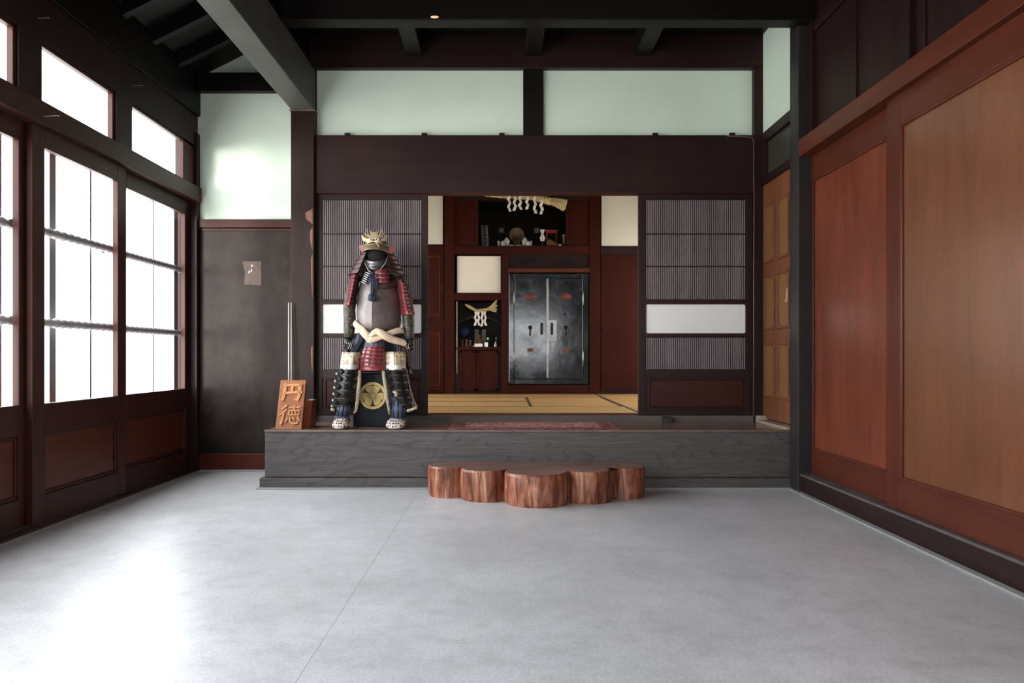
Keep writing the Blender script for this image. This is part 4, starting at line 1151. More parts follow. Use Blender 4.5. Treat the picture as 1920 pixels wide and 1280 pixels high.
def figure(px, d, h, r, label, mat_, head='', name='figurine'):
    t = thing(name, (PX(px, d), d, ALZ), label, 'figurine')
    c = (PX(px, d), d, ALZ)
    MB().lathe([(r * .95, .001), (r, h * .12), (r * .85, h * .35), (r * .7, h * .55), (r * .42, h * .68), (r * .25, h * .72)], c, 16, 0, 'z', 1, .8).build('robe', mat_, t)
    MB().ball((c[0], d, ALZ + h * .83), h * .15, 12).build('head', head or mat_, t)
figure(899, 10.99, .185, .06, 'tall brown seated wooden figurine in the middle of the altar niche', 'clay_brown')
figure(891, 10.93, .105, .028, 'small brown figurine close beside the tall seated one', 'clay_brown')
figure(915, 10.97, .145, .03, 'dark figurine with a pale head behind the white blocks', 'ink', 'porcelain')
figure(931, 10.95, .145, .032, 'dark figurine with a brown head near the safe side post', 'ink', 'clay_brown')
figure(929, 10.86, .075, .022, 'tiny white figurine in front of the dark one near the post', 'porcelain')
figure(866, 10.9, .10, .03, 'reddish figurine at the cupboard side end of the altar niche', 'lacquer_dark_red', 'clay_brown')
figure(875, 10.92, .11, .03, 'reddish brown figurine second from the cupboard side end', 'clay_brown', 'pink_box')
figure(882, 10.88, .10, .024, 'reddish brown figurine with pale head beside the seated one', 'lacquer_dark_red', 'pink_box')
for px, py0, py1, l in ((893.5, 617, 626.5, 'grey paper amulet leaning behind the figurines, cupboard side'), (907, 617, 626, 'pale grey paper amulet leaning behind the figurines, safe side')):
    d = 11.1
    tag(MB().prism([(PX(px - 3.8, d), d, ALZ), (PX(px + 3.8, d), d, ALZ), (PX(px + 3.8, d), d + .05, PZ(py0, d)), (PX(px - 3.8, d), d + .05, PZ(py0, d))], (0, .006, 0)).build('paper_amulet', 'card_grey'), l, 'amulet', 'paper amulets in the altar niche')
d = 10.86
tag(MB().box(PX(890, d), PX(905, d), d - .03, d + .03, ALZ, PZ(644, d)).build('offering_tray', 'porcelain', bevel=.003), 'white offering tray in front of the seated figurine', 'tray')
tag(MB().box(PX(908.5, d), PX(915, d), d - .02, d + .02, ALZ, PZ(641.5, d)).build('paper_box', 'porcelain', bevel=.002), 'white paper box beside the offering tray', 'box')
tag(MB().lathe([(.016, .001), (.02, .03), (.016, .05), (.008, .06)], (PX(911, 10.94), 10.94, ALZ), 14).build('white_vase', 'porcelain'), 'tiny white vase behind the white paper box', 'vase')
tag(MB().ball((PX(888, d), d, ALZ + .0125), .012, 10).build('rice_ball', 'porcelain'), 'tiny white ball at the cupboard side of the offering tray', 'offering')
b = MB()
rows = []
for i in range(9):
    th = PI * i / 8
    rows.append([Vector((BX(867.5), 11.05, BZ(621))) + Vector((math.cos(a) * .085 * math.sin(th) * (1 + .15 * math.sin(3 * a + i)), math.sin(a) * .06 * math.sin(th), .075 * math.cos(th))) for a in [2 * PI * k / 14 for k in range(14)]])
b.grid(rows[1:-1], 0, True, True, True, True)
b.box(BX(866), BX(869), 11.04, 11.07, ALZ, BZ(627), 1)
tag(b.build('blue_bundle', ['blue_cloth', 'dark_wood_z']), 'deep blue cloth bundle on a stem in the altar niche', 'cloth bundle')

# ================================================================== THINGS IN THE HALL
# ---- lobed log step
CIR = [(-0.425, 5.80, 0.160), (-0.145, 5.655, 0.182), (0.226, 5.495, 0.230), (0.605, 5.585, 0.178), (0.893, 5.735, 0.152)]
def log_front(x):
    best = None
    for cx, cy, r in CIR:
        if abs(x - cx) < r:
            y = cy - math.sqrt(r * r - (x - cx) ** 2)
            best = y if best is None else min(best, y)
    return best
out = []
xs = [-0.585 + 1.63 * i / 190 for i in range(191)]
# dense arcs of the front
for ci, (cx, cy, r) in enumerate(CIR):
    for k in range(49):
        a = PI + PI * k / 48
        p = (cx + r * math.cos(a), cy + r * math.sin(a))
        if all(cj == ci or (p[0] - CIR[cj][0]) ** 2 + (p[1] - CIR[cj][1]) ** 2 >= CIR[cj][2] ** 2 for cj in range(5)):
            out.append(p)
cx, cy, r = CIR[4]
for k in range(1, 13): a = PI / 2 * k / 12; out.append((cx + r * math.cos(a), cy + (5.965 - cy) * math.sin(a)))
for k in range(1, 10): out.append((0.893 - 1.318 * k / 10, 5.965))
cx, cy, r = CIR[0]
for k in range(0, 12): a = PI / 2 + PI / 2 * k / 12; out.append((cx + r * math.cos(a), cy + (5.965 - cy) * math.sin(a)))
n = len(out)
ctr = Vector((sum(p[0] for p in out) / n, sum(p[1] for p in out) / n))
t = thing('log_step', (0.23, 5.7, 0), 'lobed slab of polished tree trunk used as a step', 'step')
rows = []
for z, sc in ((0.0, -0.010), (0.02, 0.0), (0.12, 0.003), (0.205, 0.0), (0.222, -0.004), (0.228, -0.012)):
    row = []
    for x, y in out:
        d = (Vector((x, y)) - ctr); d.normalize()
        wob = 0.004 * math.sin(x * 61 + y * 43) * (1 if 0 < z < .22 else .6)
        row.append((x + d.x * (sc + wob), y + d.y * (sc + wob), z))
    rows.append(row)
MB().grid(rows, 0, True, True).build('bark_side', 'log_bark', t)
top = rows[-1]
MB().add([(x, y, z + 0.0002) for x, y, z in top], [tuple(range(n))], 0).build('cut_top', 'log_top', t)

# ---- rug on the step
rx0, rx1, ry0, ry1 = -0.462, 0.925, 6.10, 6.80
b = MB()
rows = []
for j in range(2, -1, -1): pass
b.box(rx0, rx1, ry0, ry1, 0.4635, 0.4715)
tag(b.build('runner_rug', 'rug_pile', bevel=0.003), 'dark red patterned runner rug on the raised step before the doorway', 'rug')

# ---- little black block and door cable
tag(MB().box(PX(1244, 6.80), PX(1258, 6.80), 6.76, 6.85, 0.4635, PZ(781, 6.80)).build('door_stop', 'black_block', bevel=0.004), 'small black block standing on the step against the threshold', 'block')
pts = [P(1362, 254.5, 6.82), P(1390, 256, 6.82), P(1408, 257, 6.82), P(1412.5, 262, 6.815), P(1413.5, 280, 6.815), P(1413, 330, 6.815), P(1414, 365, 6.815), P(1413, 500, 6.815), P(1413, 640, 6.815), P(1412.5, 780, 6.815)]
tag(MB().tube(pts, 0.004, 6).build('electric_cable', 'edge_wood'), 'thin cable running down the corner post beside the lattice door', 'cable')
# thin rods
for px, l in ((541.3, 'pale thin rod behind the carved sign, the one nearer the windows'), (546.3, 'pale thin rod behind the carved sign, the one nearer the armor')):
    x = PX(px, 6.70)
    tag(MB().tube([(x, 6.70, 0.4635), (PX(px, 6.765), 6.765, PZ(567, 6.765))], 0.0055, 8).build('thin_rod', 'pale_rod'), l, 'rod', 'thin rods behind the carved sign')
# hooks / nails along the window head
for i, (a, c, l) in enumerate(((2.93, 3.6, ''), )): pass
NA = [(P(73, 35, 4.63), 'bent wire nail in the plate above the second window post'), (P(252, 161, 5.80), 'bent wire nail above the upper window nearest the corner'), (P(367, 243.5, 6.98), 'wire nail sticking out over the mint plaster, upper one'), (P(367, 367, 6.98), 'wire nail sticking out over the mint plaster, lower one'), (P(92, 218, 4.62), 'wire nail under the head beam by the second glass door')]
for p, l in NA:
    tag(MB().tube([p + Vector((-.03, 0, 0)), p + Vector((0.035, -0.01, 0)), p + Vector((0.075, -0.02, -0.004))], 0.0022, 5).build('wire_nail', 'pale_rod'), l, 'nail', 'wire nails along the window head')
# lamp reflection on the beam, painted as a small glowing blob
t = thing('beam_lamp', (PX(815, 5.76), 5.76, 3.625), 'warm lamp reflection on the dark cross beam, made as a glowing blob', 'lamp')
MB().ball((PX(815, 5.765), 5.765, 3.615), 0.018, 14, 0, (1.7, .5, .5)).build('glint_blob', 'glint_warm', t)
MB().box(PX(806, 5.78), PX(824, 5.78), 5.772, 5.781, 3.604, 3.632).build('glint_plate', 'black_wood_x', t)

# ---- carved sign
SB = Vector((PX(516, 6.13), 6.13, 0.4645)); SBr = Vector((PX(565, 6.13), 6.13, 0.4645))
up = Vector((0, 0.150, 0.392)); upn = up.normalized(); HT = up.length
ux = Vector((1, 0, 0)); Wd = (SBr - SB).length
nrm = ux.cross(upn)        # towards the viewer is -nrm
if nrm.y > 0: nrm = -nrm
t = thing('carved_sign', (SB.x + Wd / 2, 6.16, 0.463), 'leaning wooden sign with two carved characters beside the armor', 'sign')
th = 0.045
MB().prism([SB, SB + ux * Wd, SB + ux * Wd + up, SB + up], -nrm * th).build('board', 'sign_wood', t, bevel=0.004)
def strokes(lst, o, w, h):
    b = MB()
    for st in lst:
        pts, ws = st
        b.ribbon(pts, ws, o, ux * w, upn * h, nrm * 0.012)
    return b
EN = [(((.17, .98), (.16, .6), (.13, .25), (.08, .02)), (.15, .16, .16, .15)),
      (((.14, .88), (.5, .90), (.86, .90), (.93, .80)), (.16, .15, .18, .12)),
      (((.88, .92), (.88, .6), (.86, .25), (.82, .04), (.62, .10)), (.20, .15, .16, .18, .05)),
      (((.50, .88), (.50, .55)), (.15, .14)),
      (((.12, .42), (.5, .47), (.98, .50)), (.14, .15, .16))]
TOKU = [(((.34, .99), (.12, .76)), (.12, .07)), (((.34, .76), (.06, .46)), (.12, .06)), (((.22, .58), (.20, .30), (.14, .02)), (.11, .11, .13)),
        (((.44, .86), (.98, .90)), (.09, .10)), (((.70, .99), (.69, .72)), (.10, .09)),
        (((.46, .70), (.47, .48)), (.09, .09)), (((.45, .70), (.94, .72), (.92, .48)), (.08, .10, .09)), (((.46, .49), (.93, .50)), (.08, .08)),
        (((.62, .69), (.62, .50)), (.07, .07)), (((.78, .69), (.77, .50)), (.07, .07)),
        (((.42, .34), (.34, .10)), (.11, .06)), (((.52, .36), (.56, .12), (.72, .04), (.90, .06), (.90, .20)), (.08, .10, .11, .11, .04)), (((.66, .36), (.76, .24)), (.10, .07)), (((.88, .38), (1.0, .20)), (.11, .07))]
cw = Wd * 0.80; ch = HT * 0.36
strokes(EN, SB + ux * (Wd * .10) + upn * (HT * .565), cw, ch).build('carved_character', 'sign_letter_wood', t, bevel=0.003)
strokes(TOKU, SB + ux * (Wd * .08) + upn * (HT * .09), cw * 1.04, HT * .39).build('carved_character', 'sign_letter_wood', t, bevel=0.002)
# stand block behind the sign
b = MB()
sx0, sx1 = PX(540, 6.24), PX(580.5, 6.24)
b.prism([(sx0, 6.245, .4635), (sx0, 6.45, .4635), (sx0, 6.45, .685), (sx0, 6.33, .685)], (sx1 - sx0, 0, 0))
b.build('stand', 'sign_stand_wood', t, bevel=0.004)
MB().box(sx1 - 0.04, sx1, 6.335, 6.44, 0.685, 0.6895).build('stand_cap', 'brocade_white', t)  # white strip paints the highlight on the stand's top edge

# ================================================================== ARMOR BOX WITH THE CREST
DBX = 6.37
bx0, bx1 = PX(662, DBX), PX(742, DBX)
bz1 = PZ(700, DBX)
t = thing('armor_box', ((bx0 + bx1) / 2, DBX + .16, 0.4635), 'dark navy armor chest with a golden leaf crest, under the suit of armor', 'chest')
MB().box(bx0, bx1, DBX, DBX + 0.33, 0.4635, bz1).build('body', 'navy_box', t, bevel=0.006)
cc = P(699, 741.5, DBX); R = 24.6 * DBX / F
def disc_pts(r, n=56, y=0.0, sx=1.0): return [(cc.x + sx * r * math.cos(2 * PI * k / n), cc.y + y, cc.z + r * math.sin(2 * PI * k / n)) for k in range(n)]
cr = MB().prism(disc_pts(R * 0.97, y=-0.002), (0, 0.003, 0)).build('crest', 'crest_dark', t)
b = MB(); n = 56
outer, inner = disc_pts(R * 1.03, n, -0.006), disc_pts(R * 0.83, n, -0.006)
ob, ib = disc_pts(R * 1.03, n, 0.0), disc_pts(R * 0.83, n, 0.0)
b.grid([outer, inner], 0, True, False); b.grid([outer, ob], 0, True, True); b.grid([inner, ib], 0, True, True)
b.build('ring', 'gold_paint', cr)
def leaf_r(deg):
    a = abs(deg)
    if a <= 40: return 0.79 - 0.085 * math.exp(-(deg / 8.0) ** 2) - 0.02 * math.exp(-((a - 21) / 3.5) ** 2)
    return 0.06 + 0.73 * math.sqrt(max(0, 1 - ((a - 40) / 16.5) ** 2))
for ang in (90, 210, 330):
    def pol(deg, r, d):
        a = math.radians(ang + deg)
        return (cc.x + R * r * math.cos(a), cc.y + d, cc.z + R * r * math.sin(a))
    b = MB()
    out_ = [pol(-56.5 + 113 * k / 60, leaf_r(-56.5 + 113 * k / 60), -0.0055) for k in range(61)]
    b.prism(out_, (0, 0.004, 0))
    lf = b.build('crest_leaf', 'gold_paint', cr)
    v = MB()
    for q, r1 in ((0, .64), (11, .70), (-11, .70), (22, .70), (-22, .70), (33, .70), (-33, .70), (44, .62), (-44, .62)):
        v.tube([pol(q * .9, .16, -0.0058), pol(q, (r1 + .16) / 2, -0.0060), pol(q * 1.03, r1, -0.0058)], 0.0013, 5)
    v.build('leaf_vein', 'crest_dark', lf)

# ================================================================== SUIT OF ARMOR
ARM = thing('suit_of_armor', (PX(703, 6.45), 6.45, 0.4635), 'seated suit of red laced samurai armor with a horned helmet', 'suit of armor')
def interp(rows, t):
    """rows of (y, xl, xr, d_middle, d_edge); t in 0..1 over the rows by y"""
    y = rows[0][0] + (rows[-1][0] - rows[0][0]) * t
    for a, c in zip(rows, rows[1:]):
        if y <= c[0] + 1e-9:
            f = (y - a[0]) / (c[0] - a[0])
            return [a[i] * (1 - f) + c[i] * f for i in range(5)]
    return list(rows[-1])
def surf(rows, u, t, off=0.0):
    y, xl, xr, dm, de = interp(rows, t)
    px = xl + (xr - xl) * (u + 1) / 2
    d = de + (dm - de) * (1 - u * u) + off
    return P(px, y, d)
def sheet(rows, mat_, name, parent=ARM, nu=14, nt=12, solid=0.006, off=0.0, fold=0.0, nf=5):
    g = [[surf(rows, -1 + 2 * j / nu, i / nt, off + fold * math.sin(nf * PI * j / nu)) for j in range(nu + 1)] for i in range(nt + 1)]
    return MB().grid(g, 0).build(name, mat_, parent, solid=solid)
def lamellar(rows, n, cols, name, mats=('lacquer_red', 'lacing_navy'), parent=ARM, dot=(0.11, 0.36), lift=0.007, nu=14, pair=True):
    """horizontal lames lapping over each other with a double row of lacing knots on every lame"""
    b = MB()
    for i in range(n):
        t0, t1 = i / n, min(1, (i + 1.06) / n)
        g = [[surf(rows, -1 + 2 * j / nu, tt, o) for j in range(nu + 1)] for tt, o in ((t0, 0.0), ((t0 + t1) / 2, -lift * .75), (t1, -lift), (t1, -lift + .005), (t0, 0.004))]
        b.grid(g, 0, False, True)
        if i == n - 1 and n > 4: continue
        for c in range(cols):
            u0 = -1 + 2 * (c + 0.5) / cols
            hw = dot[0]
            for q in ((0.30, 0.66) if pair else (0.5,)):
                ta, tb = t0 + (q - dot[1] / 2) / n, t0 + (q + dot[1] / 2 * .6) / n
                f = [surf(rows, uu, tt, -lift - 0.0035) for uu, tt in ((u0 - hw, ta), (u0 + hw, ta), (u0 + hw, tb), (u0 - hw, tb))]
                b.prism(f, (0, 0.006, 0), 1)
    return b.build(name, list(mats), parent)
def limb(pts, mat_, name, parent=ARM, n=16, sub=0, flat=1.0):
    """pts: (px, py, d, radius px)"""
    return MB().tube([P(a, c, d) for a, c, d, r in pts], [r * d / F for a, c, d, r in pts], n, flat=flat, up=(0, 1, 0) if flat != 1.0 else None).build(name, mat_, parent, sub=sub)

# ---- cuirass (full front with keel, closed round the back)
CU = [(526, 686, 730, 6.47, .075), (535, 674, 743, 6.46, .10), (551, 671, 747.5, 6.455, .125), (570, 669.5, 749.5, 6.45, .14), (589, 669, 752, 6.445, .155), (604, 671, 752.5, 6.44, .16), (615, 675, 749, 6.44, .155), (622, 682, 742, 6.45, .13)]
rows = []
for (y, xl, xr, d, ry) in CU:
    r = []; rx = (xr - xl) / 2 * d / F; cx = PX((xl + xr) / 2, d) ; keel = PX(706, d)
    for k in range(40):
        a = 2 * PI * k / 40 - PI / 2
        x, yy = math.cos(a), math.sin(a)
        px = cx + rx * math.copysign(abs(x) ** 0.85, x)
        fr = max(0, -yy)
        if fr > 0 and abs(x) < 0.999: px += (keel - cx) * fr ** 3
        dd = d + ry * yy - (0.075 * max(0, 1 - abs(x) * 1.1) if yy < 0 else 0)
        r.append((px, dd, PZ(y, d)))
    rows.append(r)
cu = MB().grid(rows, 0, True, True, True, True).build('cuirass', 'armor_iron', ARM, sub=0)
for e_ in cu.data.edges:
    i0, i1 = e_.vertices
    if i0 % 40 == 0 and i1 % 40 == 0: e_.use_edge_sharp = True
kd = [(552, 6.264), (570, 6.232), (589, 6.211), (604, 6.201), (618, 6.218)]
b = MB(); b.tube([(PX(706, 6.4), d + 0.012, PZ(y, 6.44)) for y, d in kd], 0.006, 6)
b.build('keel_ridge', 'armor_brown', cu)
# ---- shoulder collar and throat guard
CO = [(511, 690, 727, 6.42, 6.46), (518, 676, 744, 6.37, 6.47), (526, 672, 754, 6.32, 6.47), (533, 678, 752, 6.30, 6.46), (541, 696, 728, 6.295, 6.33)]
sheet(CO, 'armor_brown', 'collar_plate', nu=18, nt=12, solid=0.008)
lamellar([(505, 702, 730, 6.34, 6.38), (515, 702, 730, 6.31, 6.35), (530, 704, 730, 6.285, 6.31)], 3, 3, 'throat_guard', dot=(0.12, .4), lift=.006)
b = MB()
for k in range(6):
    u = k / 5
    p0 = P(690 - 8 * u, 512 + 18 * u, 6.335 - .01 * u)
    b.tube([p0 + Vector((-.022, .014, .010)), p0 + Vector((0, -.006, 0)), p0 + Vector((.022, 0, -.012))], 0.0042, 6)
b.build('pale_lacing', 'streamer_paper', ARM)
# ---- cords with tassel
b = MB()
def cord(pts, r=0.006): b.tube([P(*p) for p in pts], r, 8)
cord([(693, 511, 6.30), (695, 520, 6.27), (696.5, 534, 6.255), (696, 548, 6.235), (696, 556, 6.222)], .0075)
cord([(699, 511, 6.30), (700, 524, 6.268), (700, 538, 6.25), (698.5, 550, 6.228), (697.5, 556, 6.222)], .0075)
cord([(698, 512, 6.30), (704, 524, 6.27), (708, 537, 6.252), (707, 541, 6.25), (704, 540, 6.25), (702, 528, 6.265), (698, 513, 6.29)], .006)
cord([(696, 512, 6.30), (690, 520, 6.28), (687, 531, 6.27), (689.5, 534, 6.266), (692, 526, 6.27), (696, 514, 6.29)], .006)
b.ball(P(697, 512.5, 6.285), .016, 10, 0, (1.3, .8, .9))
b.build('chin_cord', 'cord_navy', ARM)
b = MB()
b.lathe([(.006, .035), (.016, .022), (.022, .0), (.026, -.018), (.012, -.022)], P(696.5, 559.5, 6.212), 12)
b.lathe([(.006, .03), (.013, .018), (.017, .0), (.018, -.016), (.010, -.02)], P(701, 560, 6.216), 12)
b.lathe([(.006, .03), (.013, .018), (.016, .0), (.018, -.016), (.010, -.02)], P(693.5, 558, 6.218), 12)
b.build('tassel', 'cord_navy', ARM)

# ---- head: dark form, mask, helmet
HC = P(706, 478, 6.46)
MB().ball(HC + Vector((0, 0.02, 0.0)), .098, 20, 0, (1.0, 1.05, 1.25)).build('head_form', 'void', ARM)
MB().tube([P(706, 500, 6.46), P(707, 528, 6.47)], .062, 14).build('neck', 'void', ARM)
rows = []
for i in range(11):
    v = i / 10                      # 0 at the cheek line, 1 under the chin
    row = []
    for j in range(17):
        u = -1 + 2 * j / 16
        a = u * 1.55
        top = 0.062 * u * u            # the cheek plates rise towards the ears
        z = HC.z - 0.066 + top - v * (0.074 + 0.012 * u * u)
        rx = (0.106 - 0.030 * v ** 2.2); ry = (0.125 - 0.018 * v) + 0.018 * math.exp(-((v - .8) / .22) ** 2) * (1 - u * u)
        ry += 0.004 * math.sin(v * PI * 2.2) * (1 - u * u)
        row.append((HC.x - .003 + rx * math.sin(a), HC.y + 0.005 - ry * math.cos(a), z))
    rows.append(row)
mk = MB().grid(rows, 0).build('face_mask', 'mask_iron', ARM, solid=0.006, sub=1)
b = MB()
for s in (-1, 1):
    b.tube([HC + Vector((s * .102, -.035, -.02)), HC + Vector((s * .088, -.07, -.075)), HC + Vector((s * .045, -.12, -.148)), HC + Vector((s * .012, -.125, -.165))], .0042, 6)
b.build('mask_cord', 'pale_rod', mk)
# bowl with ribs
hb = HC + Vector((0, 0.015, 0.036))
rows = []
for i in range(10):
    th = (PI / 2) * (1 - i / 9.3)
    rows.append([(hb.x + .112 * math.sin(th) * (1 + .018 * (k % 3 == 0)) * math.cos(2 * PI * k / 36), hb.y + .128 * math.sin(th) * (1 + .018 * (k % 3 == 0)) * math.sin(2 * PI * k / 36), hb.z + .112 * math.cos(th)) for k in range(36)])
hm = MB().grid(rows, 0, True, True, False, True).build('helmet_bowl', 'helmet_olive', ARM)
rows = []
for i in range(5):
    v = i / 4; row = []
    for j in range(21):
        a = (-1 + 2 * j / 20) * 1.42
        rx, ry = .112 + .010 * v, .128 + .050 * v
        row.append((hb.x + rx * math.sin(a), hb.y - ry * math.cos(a), hb.z + .016 - .022 * v - .032 * v * (abs(-1 + 2 * j / 20)) ** 2 + .020 * (1 - v)))
    rows.append(row)
MB().grid(rows, 0).build('visor', 'helmet_olive', hm, solid=.005)
b = MB()
b.tube([(hb.x + .114 * math.sin(a), hb.y - .131 * math.cos(a), hb.z + .038) for a in [(-1.5 + 3 * k / 20) for k in range(21)]], .006, 6)
b.build('brow_band', 'helmet_gold', hm)
# crest: leaf horns, upright spikes, studs and a bow of cord
b = MB()
cz = hb.z + .078; cy = hb.y - .135
def blade(pts, th=.006): b.prism([(hb.x + x, cy + y, cz + z) for x, y, z in pts], (0, th, 0))
for s in (-1, 1):
    blade([(s * .015, 0, -.012), (s * .055, .010, -.022), (s * .098, .022, -.008), (s * .108, .022, .036), (s * .098, .022, .045), (s * .084, .016, .018), (s * .050, .006, .006)])
    blade([(s * .02, 0, 0), (s * .045, 0, .02), (s * .062, 0, .062), (s * .070, 0, .102), (s * .056, 0, .070), (s * .036, 0, .03)])
    blade([(s * .012, .004, 0), (s * .030, .004, .03), (s * .034, .004, .085), (s * .026, .004, .070), (s * .016, .004, .036)])
    blade([(s * .03, .006, .0), (s * .06, .008, .022), (s * .088, .010, .050), (s * .078, .010, .056), (s * .050, .006, .030)])
blade([(-.024, -.004, 0), (-.034, -.004, .030), (-.012, -.004, .062), (.012, -.004, .062), (.034, -.004, .030), (.024, -.004, 0)], .010)
b.build('crest_horns', 'helmet_gold', hm)
for x in (-.034, -.012, .014, .036):
    MB().ball((hb.x + x, cy - .010, cz + .004 - abs(x) * .06), .0075, 10).build('crest_stud', 'white_stud', hm)
b = MB()
for pts in (((-.06, .012, -.03), (-.02, -.008, -.016), (.01, -.012, -.016), (.034, -.02, -.045), (.046, -.018, -.068)), ((.01, -.014, -.016), (.04, -.012, -.024), (.070, 0, -.034)), ((.01, -.014, -.016), (.03, -.018, -.010), (.05, -.010, -.022))):
    b.tube([(hb.x + x, cy + y, cz + z) for x, y, z in pts], .005, 6)
b.build('crest_cord', 'sash_cream', hm)
# neck guard of flaring lames, open at the face
b = MB()
for i in range(5):
    r0, r1 = .118 + .024 * i, .118 + .024 * (i + 1) + .006
    z0, z1 = hb.z + .010 - .042 * i, hb.z + .010 - .042 * (i + 1) - .004
    g = []
    for r, z in ((r0, z0), (r1, z1), (r1 - .004, z1), (r0 - .004, z0)):
        g.append([(hb.x + .002 + r * math.sin(a), hb.y + .01 - 1.02 * r * math.cos(a) * (0.85 if math.cos(a) > 0 else 1), z) for a in [(0.30 + 0.06 * i * 0 + (2 * PI - .60) * k / 40) + .42 for k in range(36)]])
    b.grid(g, 0)
b.build('neck_guard', 'lacquer_dark_red', hm)
for s, pp in ((-1, ((683, 476), (680, 473), (674, 468), (673, 461), (676, 458.5), (683, 459.5), (685, 466))), (1, ((729, 476), (733, 474.5), (740, 471), (741.5, 464), (739, 461), (731, 461.5), (728, 467)))):
    MB().prism([P(x, y, 6.40 + .004 * abs(x - 706) / 10) for x, y in pp], (0, .012, 0)).build('ear_flap', 'lacquer_red', hm, bevel=.003)

# ---- shoulder guards
lamellar([(511, 662.5, 673, 6.36, 6.40), (520, 656.5, 671.5, 6.32, 6.40), (545, 652, 667, 6.30, 6.39), (573, 647, 660, 6.30, 6.39)], 8, 2, 'shoulder_guard', dot=(.20, .34), lift=.006)
lamellar([(525, 745, 758, 6.33, 6.41), (530, 746.5, 763, 6.30, 6.41), (555, 747.5, 770, 6.27, 6.41), (590, 752, 778.5, 6.26, 6.41)], 9, 3, 'shoulder_guard', dot=(.14, .34), lift=.006)
# ---- sleeves and hand guards
limb([(669, 515, 6.46, 7), (662, 535, 6.44, 11), (657, 560, 6.43, 11.5), (655, 580, 6.42, 11.5), (656, 600, 6.40, 11.5), (654.5, 620, 6.38, 10.5), (654, 634, 6.36, 9)], 'sleeve_brocade', 'armored_sleeve')
limb([(745, 520, 6.47, 8), (755, 540, 6.45, 11.5), (762, 565, 6.43, 12), (765, 590, 6.41, 11.5), (766, 610, 6.39, 11), (767.5, 630, 6.37, 9), (768.5, 637, 6.36, 8)], 'sleeve_brocade', 'armored_sleeve')
for (s, x, y) in ((-1, 651.5, 640), (1, 769, 641)):
    h = MB()
    rows = []
    for (dy, w, d) in ((-8, 7.0, 6.345), (-2, 7.5, 6.33), (4, 6.5, 6.325), (9, 5.2, 6.325)):
        rows.append([P(x + w * math.sin(a), y + dy, d + 0.02 - .03 * math.cos(a)) for a in [(-1.5 + 3 * k / 10) for k in range(11)]])
    h.grid(rows, 0)
    hg = h.build('hand_guard', 'plate_black', ARM, solid=.005)
    b = MB()
    for k in range(4):
        xx = x - 4.5 + 3 * k
        L = (9, 12, 11.5, 9)[k]
        b.tube([P(xx, y + 5, 6.325), P(xx + .3 * s, y + 5 + L * .5, 6.31), P(xx - .4 * s, y + 5 + L, 6.335)], [.0075, .0075, .006], 8)
    xt = x - s * 7
    b.tube([P(xt + s * 2.5, y - 1, 6.33), P(xt - s * .5, y + 5, 6.31), P(xt + s * .5, y + 11, 6.31)], [.008, .008, .006], 8)
    b.build('finger_plate', 'plate_black', hg)
    b = MB()
    for k in range(2):
        b.tube([P(x - s * (2 + 4 * k), y + 2, 6.30), P(x - s * (4 + 4 * k), y + 8, 6.295), P(x - s * (1 + 4 * k), y + 14, 6.30)], .003, 6)
    b.build('wrist_cord', 'pale_rod', hg)

# ---- under skirt and waist
limb([(704, 618, 6.47, 30), (704, 632, 6.47, 34), (704, 650, 6.47, 38), (704, 668, 6.47, 40), (704, 697, 6.47, 40)], 'cloth_navy', 'under_skirt', n=24, flat=.45)
sheet([(626, 667, 684, 6.34, 6.40), (640, 660, 684, 6.33, 6.40), (652, 652, 676, 6.33, 6.40), (661, 646, 672, 6.34, 6.41)], 'cloth_indigo', 'blue_cloth_fold', fold=.006, nf=4)
sheet([(633, 685, 721, 6.26, 6.32), (642, 684, 721, 6.25, 6.32), (652, 682, 722, 6.245, 6.32)], 'cloth_indigo', 'waist_cloth', fold=.003, nf=9, nu=24)
# ---- sash
def sash(pts, name='sash_strand', tw=3):
    n = 26; rows = []
    C3 = [P(a, c, d) for a, c, d, r in pts]; rs = [r * d / F for a, c, d, r in pts]
    path = []; rad = []
    for i in range(n + 1):
        u = i / n * (len(C3) - 1); k = min(int(u), len(C3) - 2); f = u - k; f2 = f * f * (3 - 2 * f) * .3 + f * .7
        path.append(C3[k].lerp(C3[k + 1], f2)); rad.append(rs[k] * (1 - f) + rs[k + 1] * f)
    for i, p in enumerate(path):
        tn = (path[min(i + 1, n)] - path[max(i - 1, 0)]).normalized()
        a_ = tn.cross(Vector((0, 1, 0))).normalized(); b_ = a_.cross(tn)
        row = []
        for k in range(20):
            an = 2 * PI * k / 20
            rr = rad[i] * (1 + .07 * math.sin(3 * (an + i * .22 * tw / 3)))
            row.append(p + a_ * math.cos(an) * rr + b_ * math.sin(an) * rr * .75)
        rows.append(row)
    return MB().grid(rows, 0, True, True, True, True)
SH = sash([(668, 601, 6.36, 3.2), (667, 607, 6.33, 5.5), (673, 613, 6.28, 6.5), (682, 622, 6.24, 7.5), (691, 632, 6.225, 8.2), (697, 637, 6.24, 6)]).build('sash', 'sash_cream', ARM)
sash([(755, 616, 6.34, 3.6), (752, 619, 6.31, 5.5), (742, 621, 6.27, 5.5), (730, 625, 6.235, 5.6), (717, 630, 6.22, 5.4), (706, 634, 6.215, 6.2), (693, 637, 6.215, 6.5), (689, 634, 6.23, 4)]).build('sash_strand', 'sash_cream', SH)
sash([(694, 630, 6.20, 3), (699, 625.5, 6.19, 5), (707, 620.5, 6.19, 6.5), (714, 624, 6.185, 7), (722, 630, 6.19, 7.2), (733, 635, 6.22, 7.0), (745, 639, 6.25, 6.6), (756, 642.5, 6.28, 6.0), (761, 646, 6.29, 4.2)]).build('sash_strand', 'sash_cream', SH)
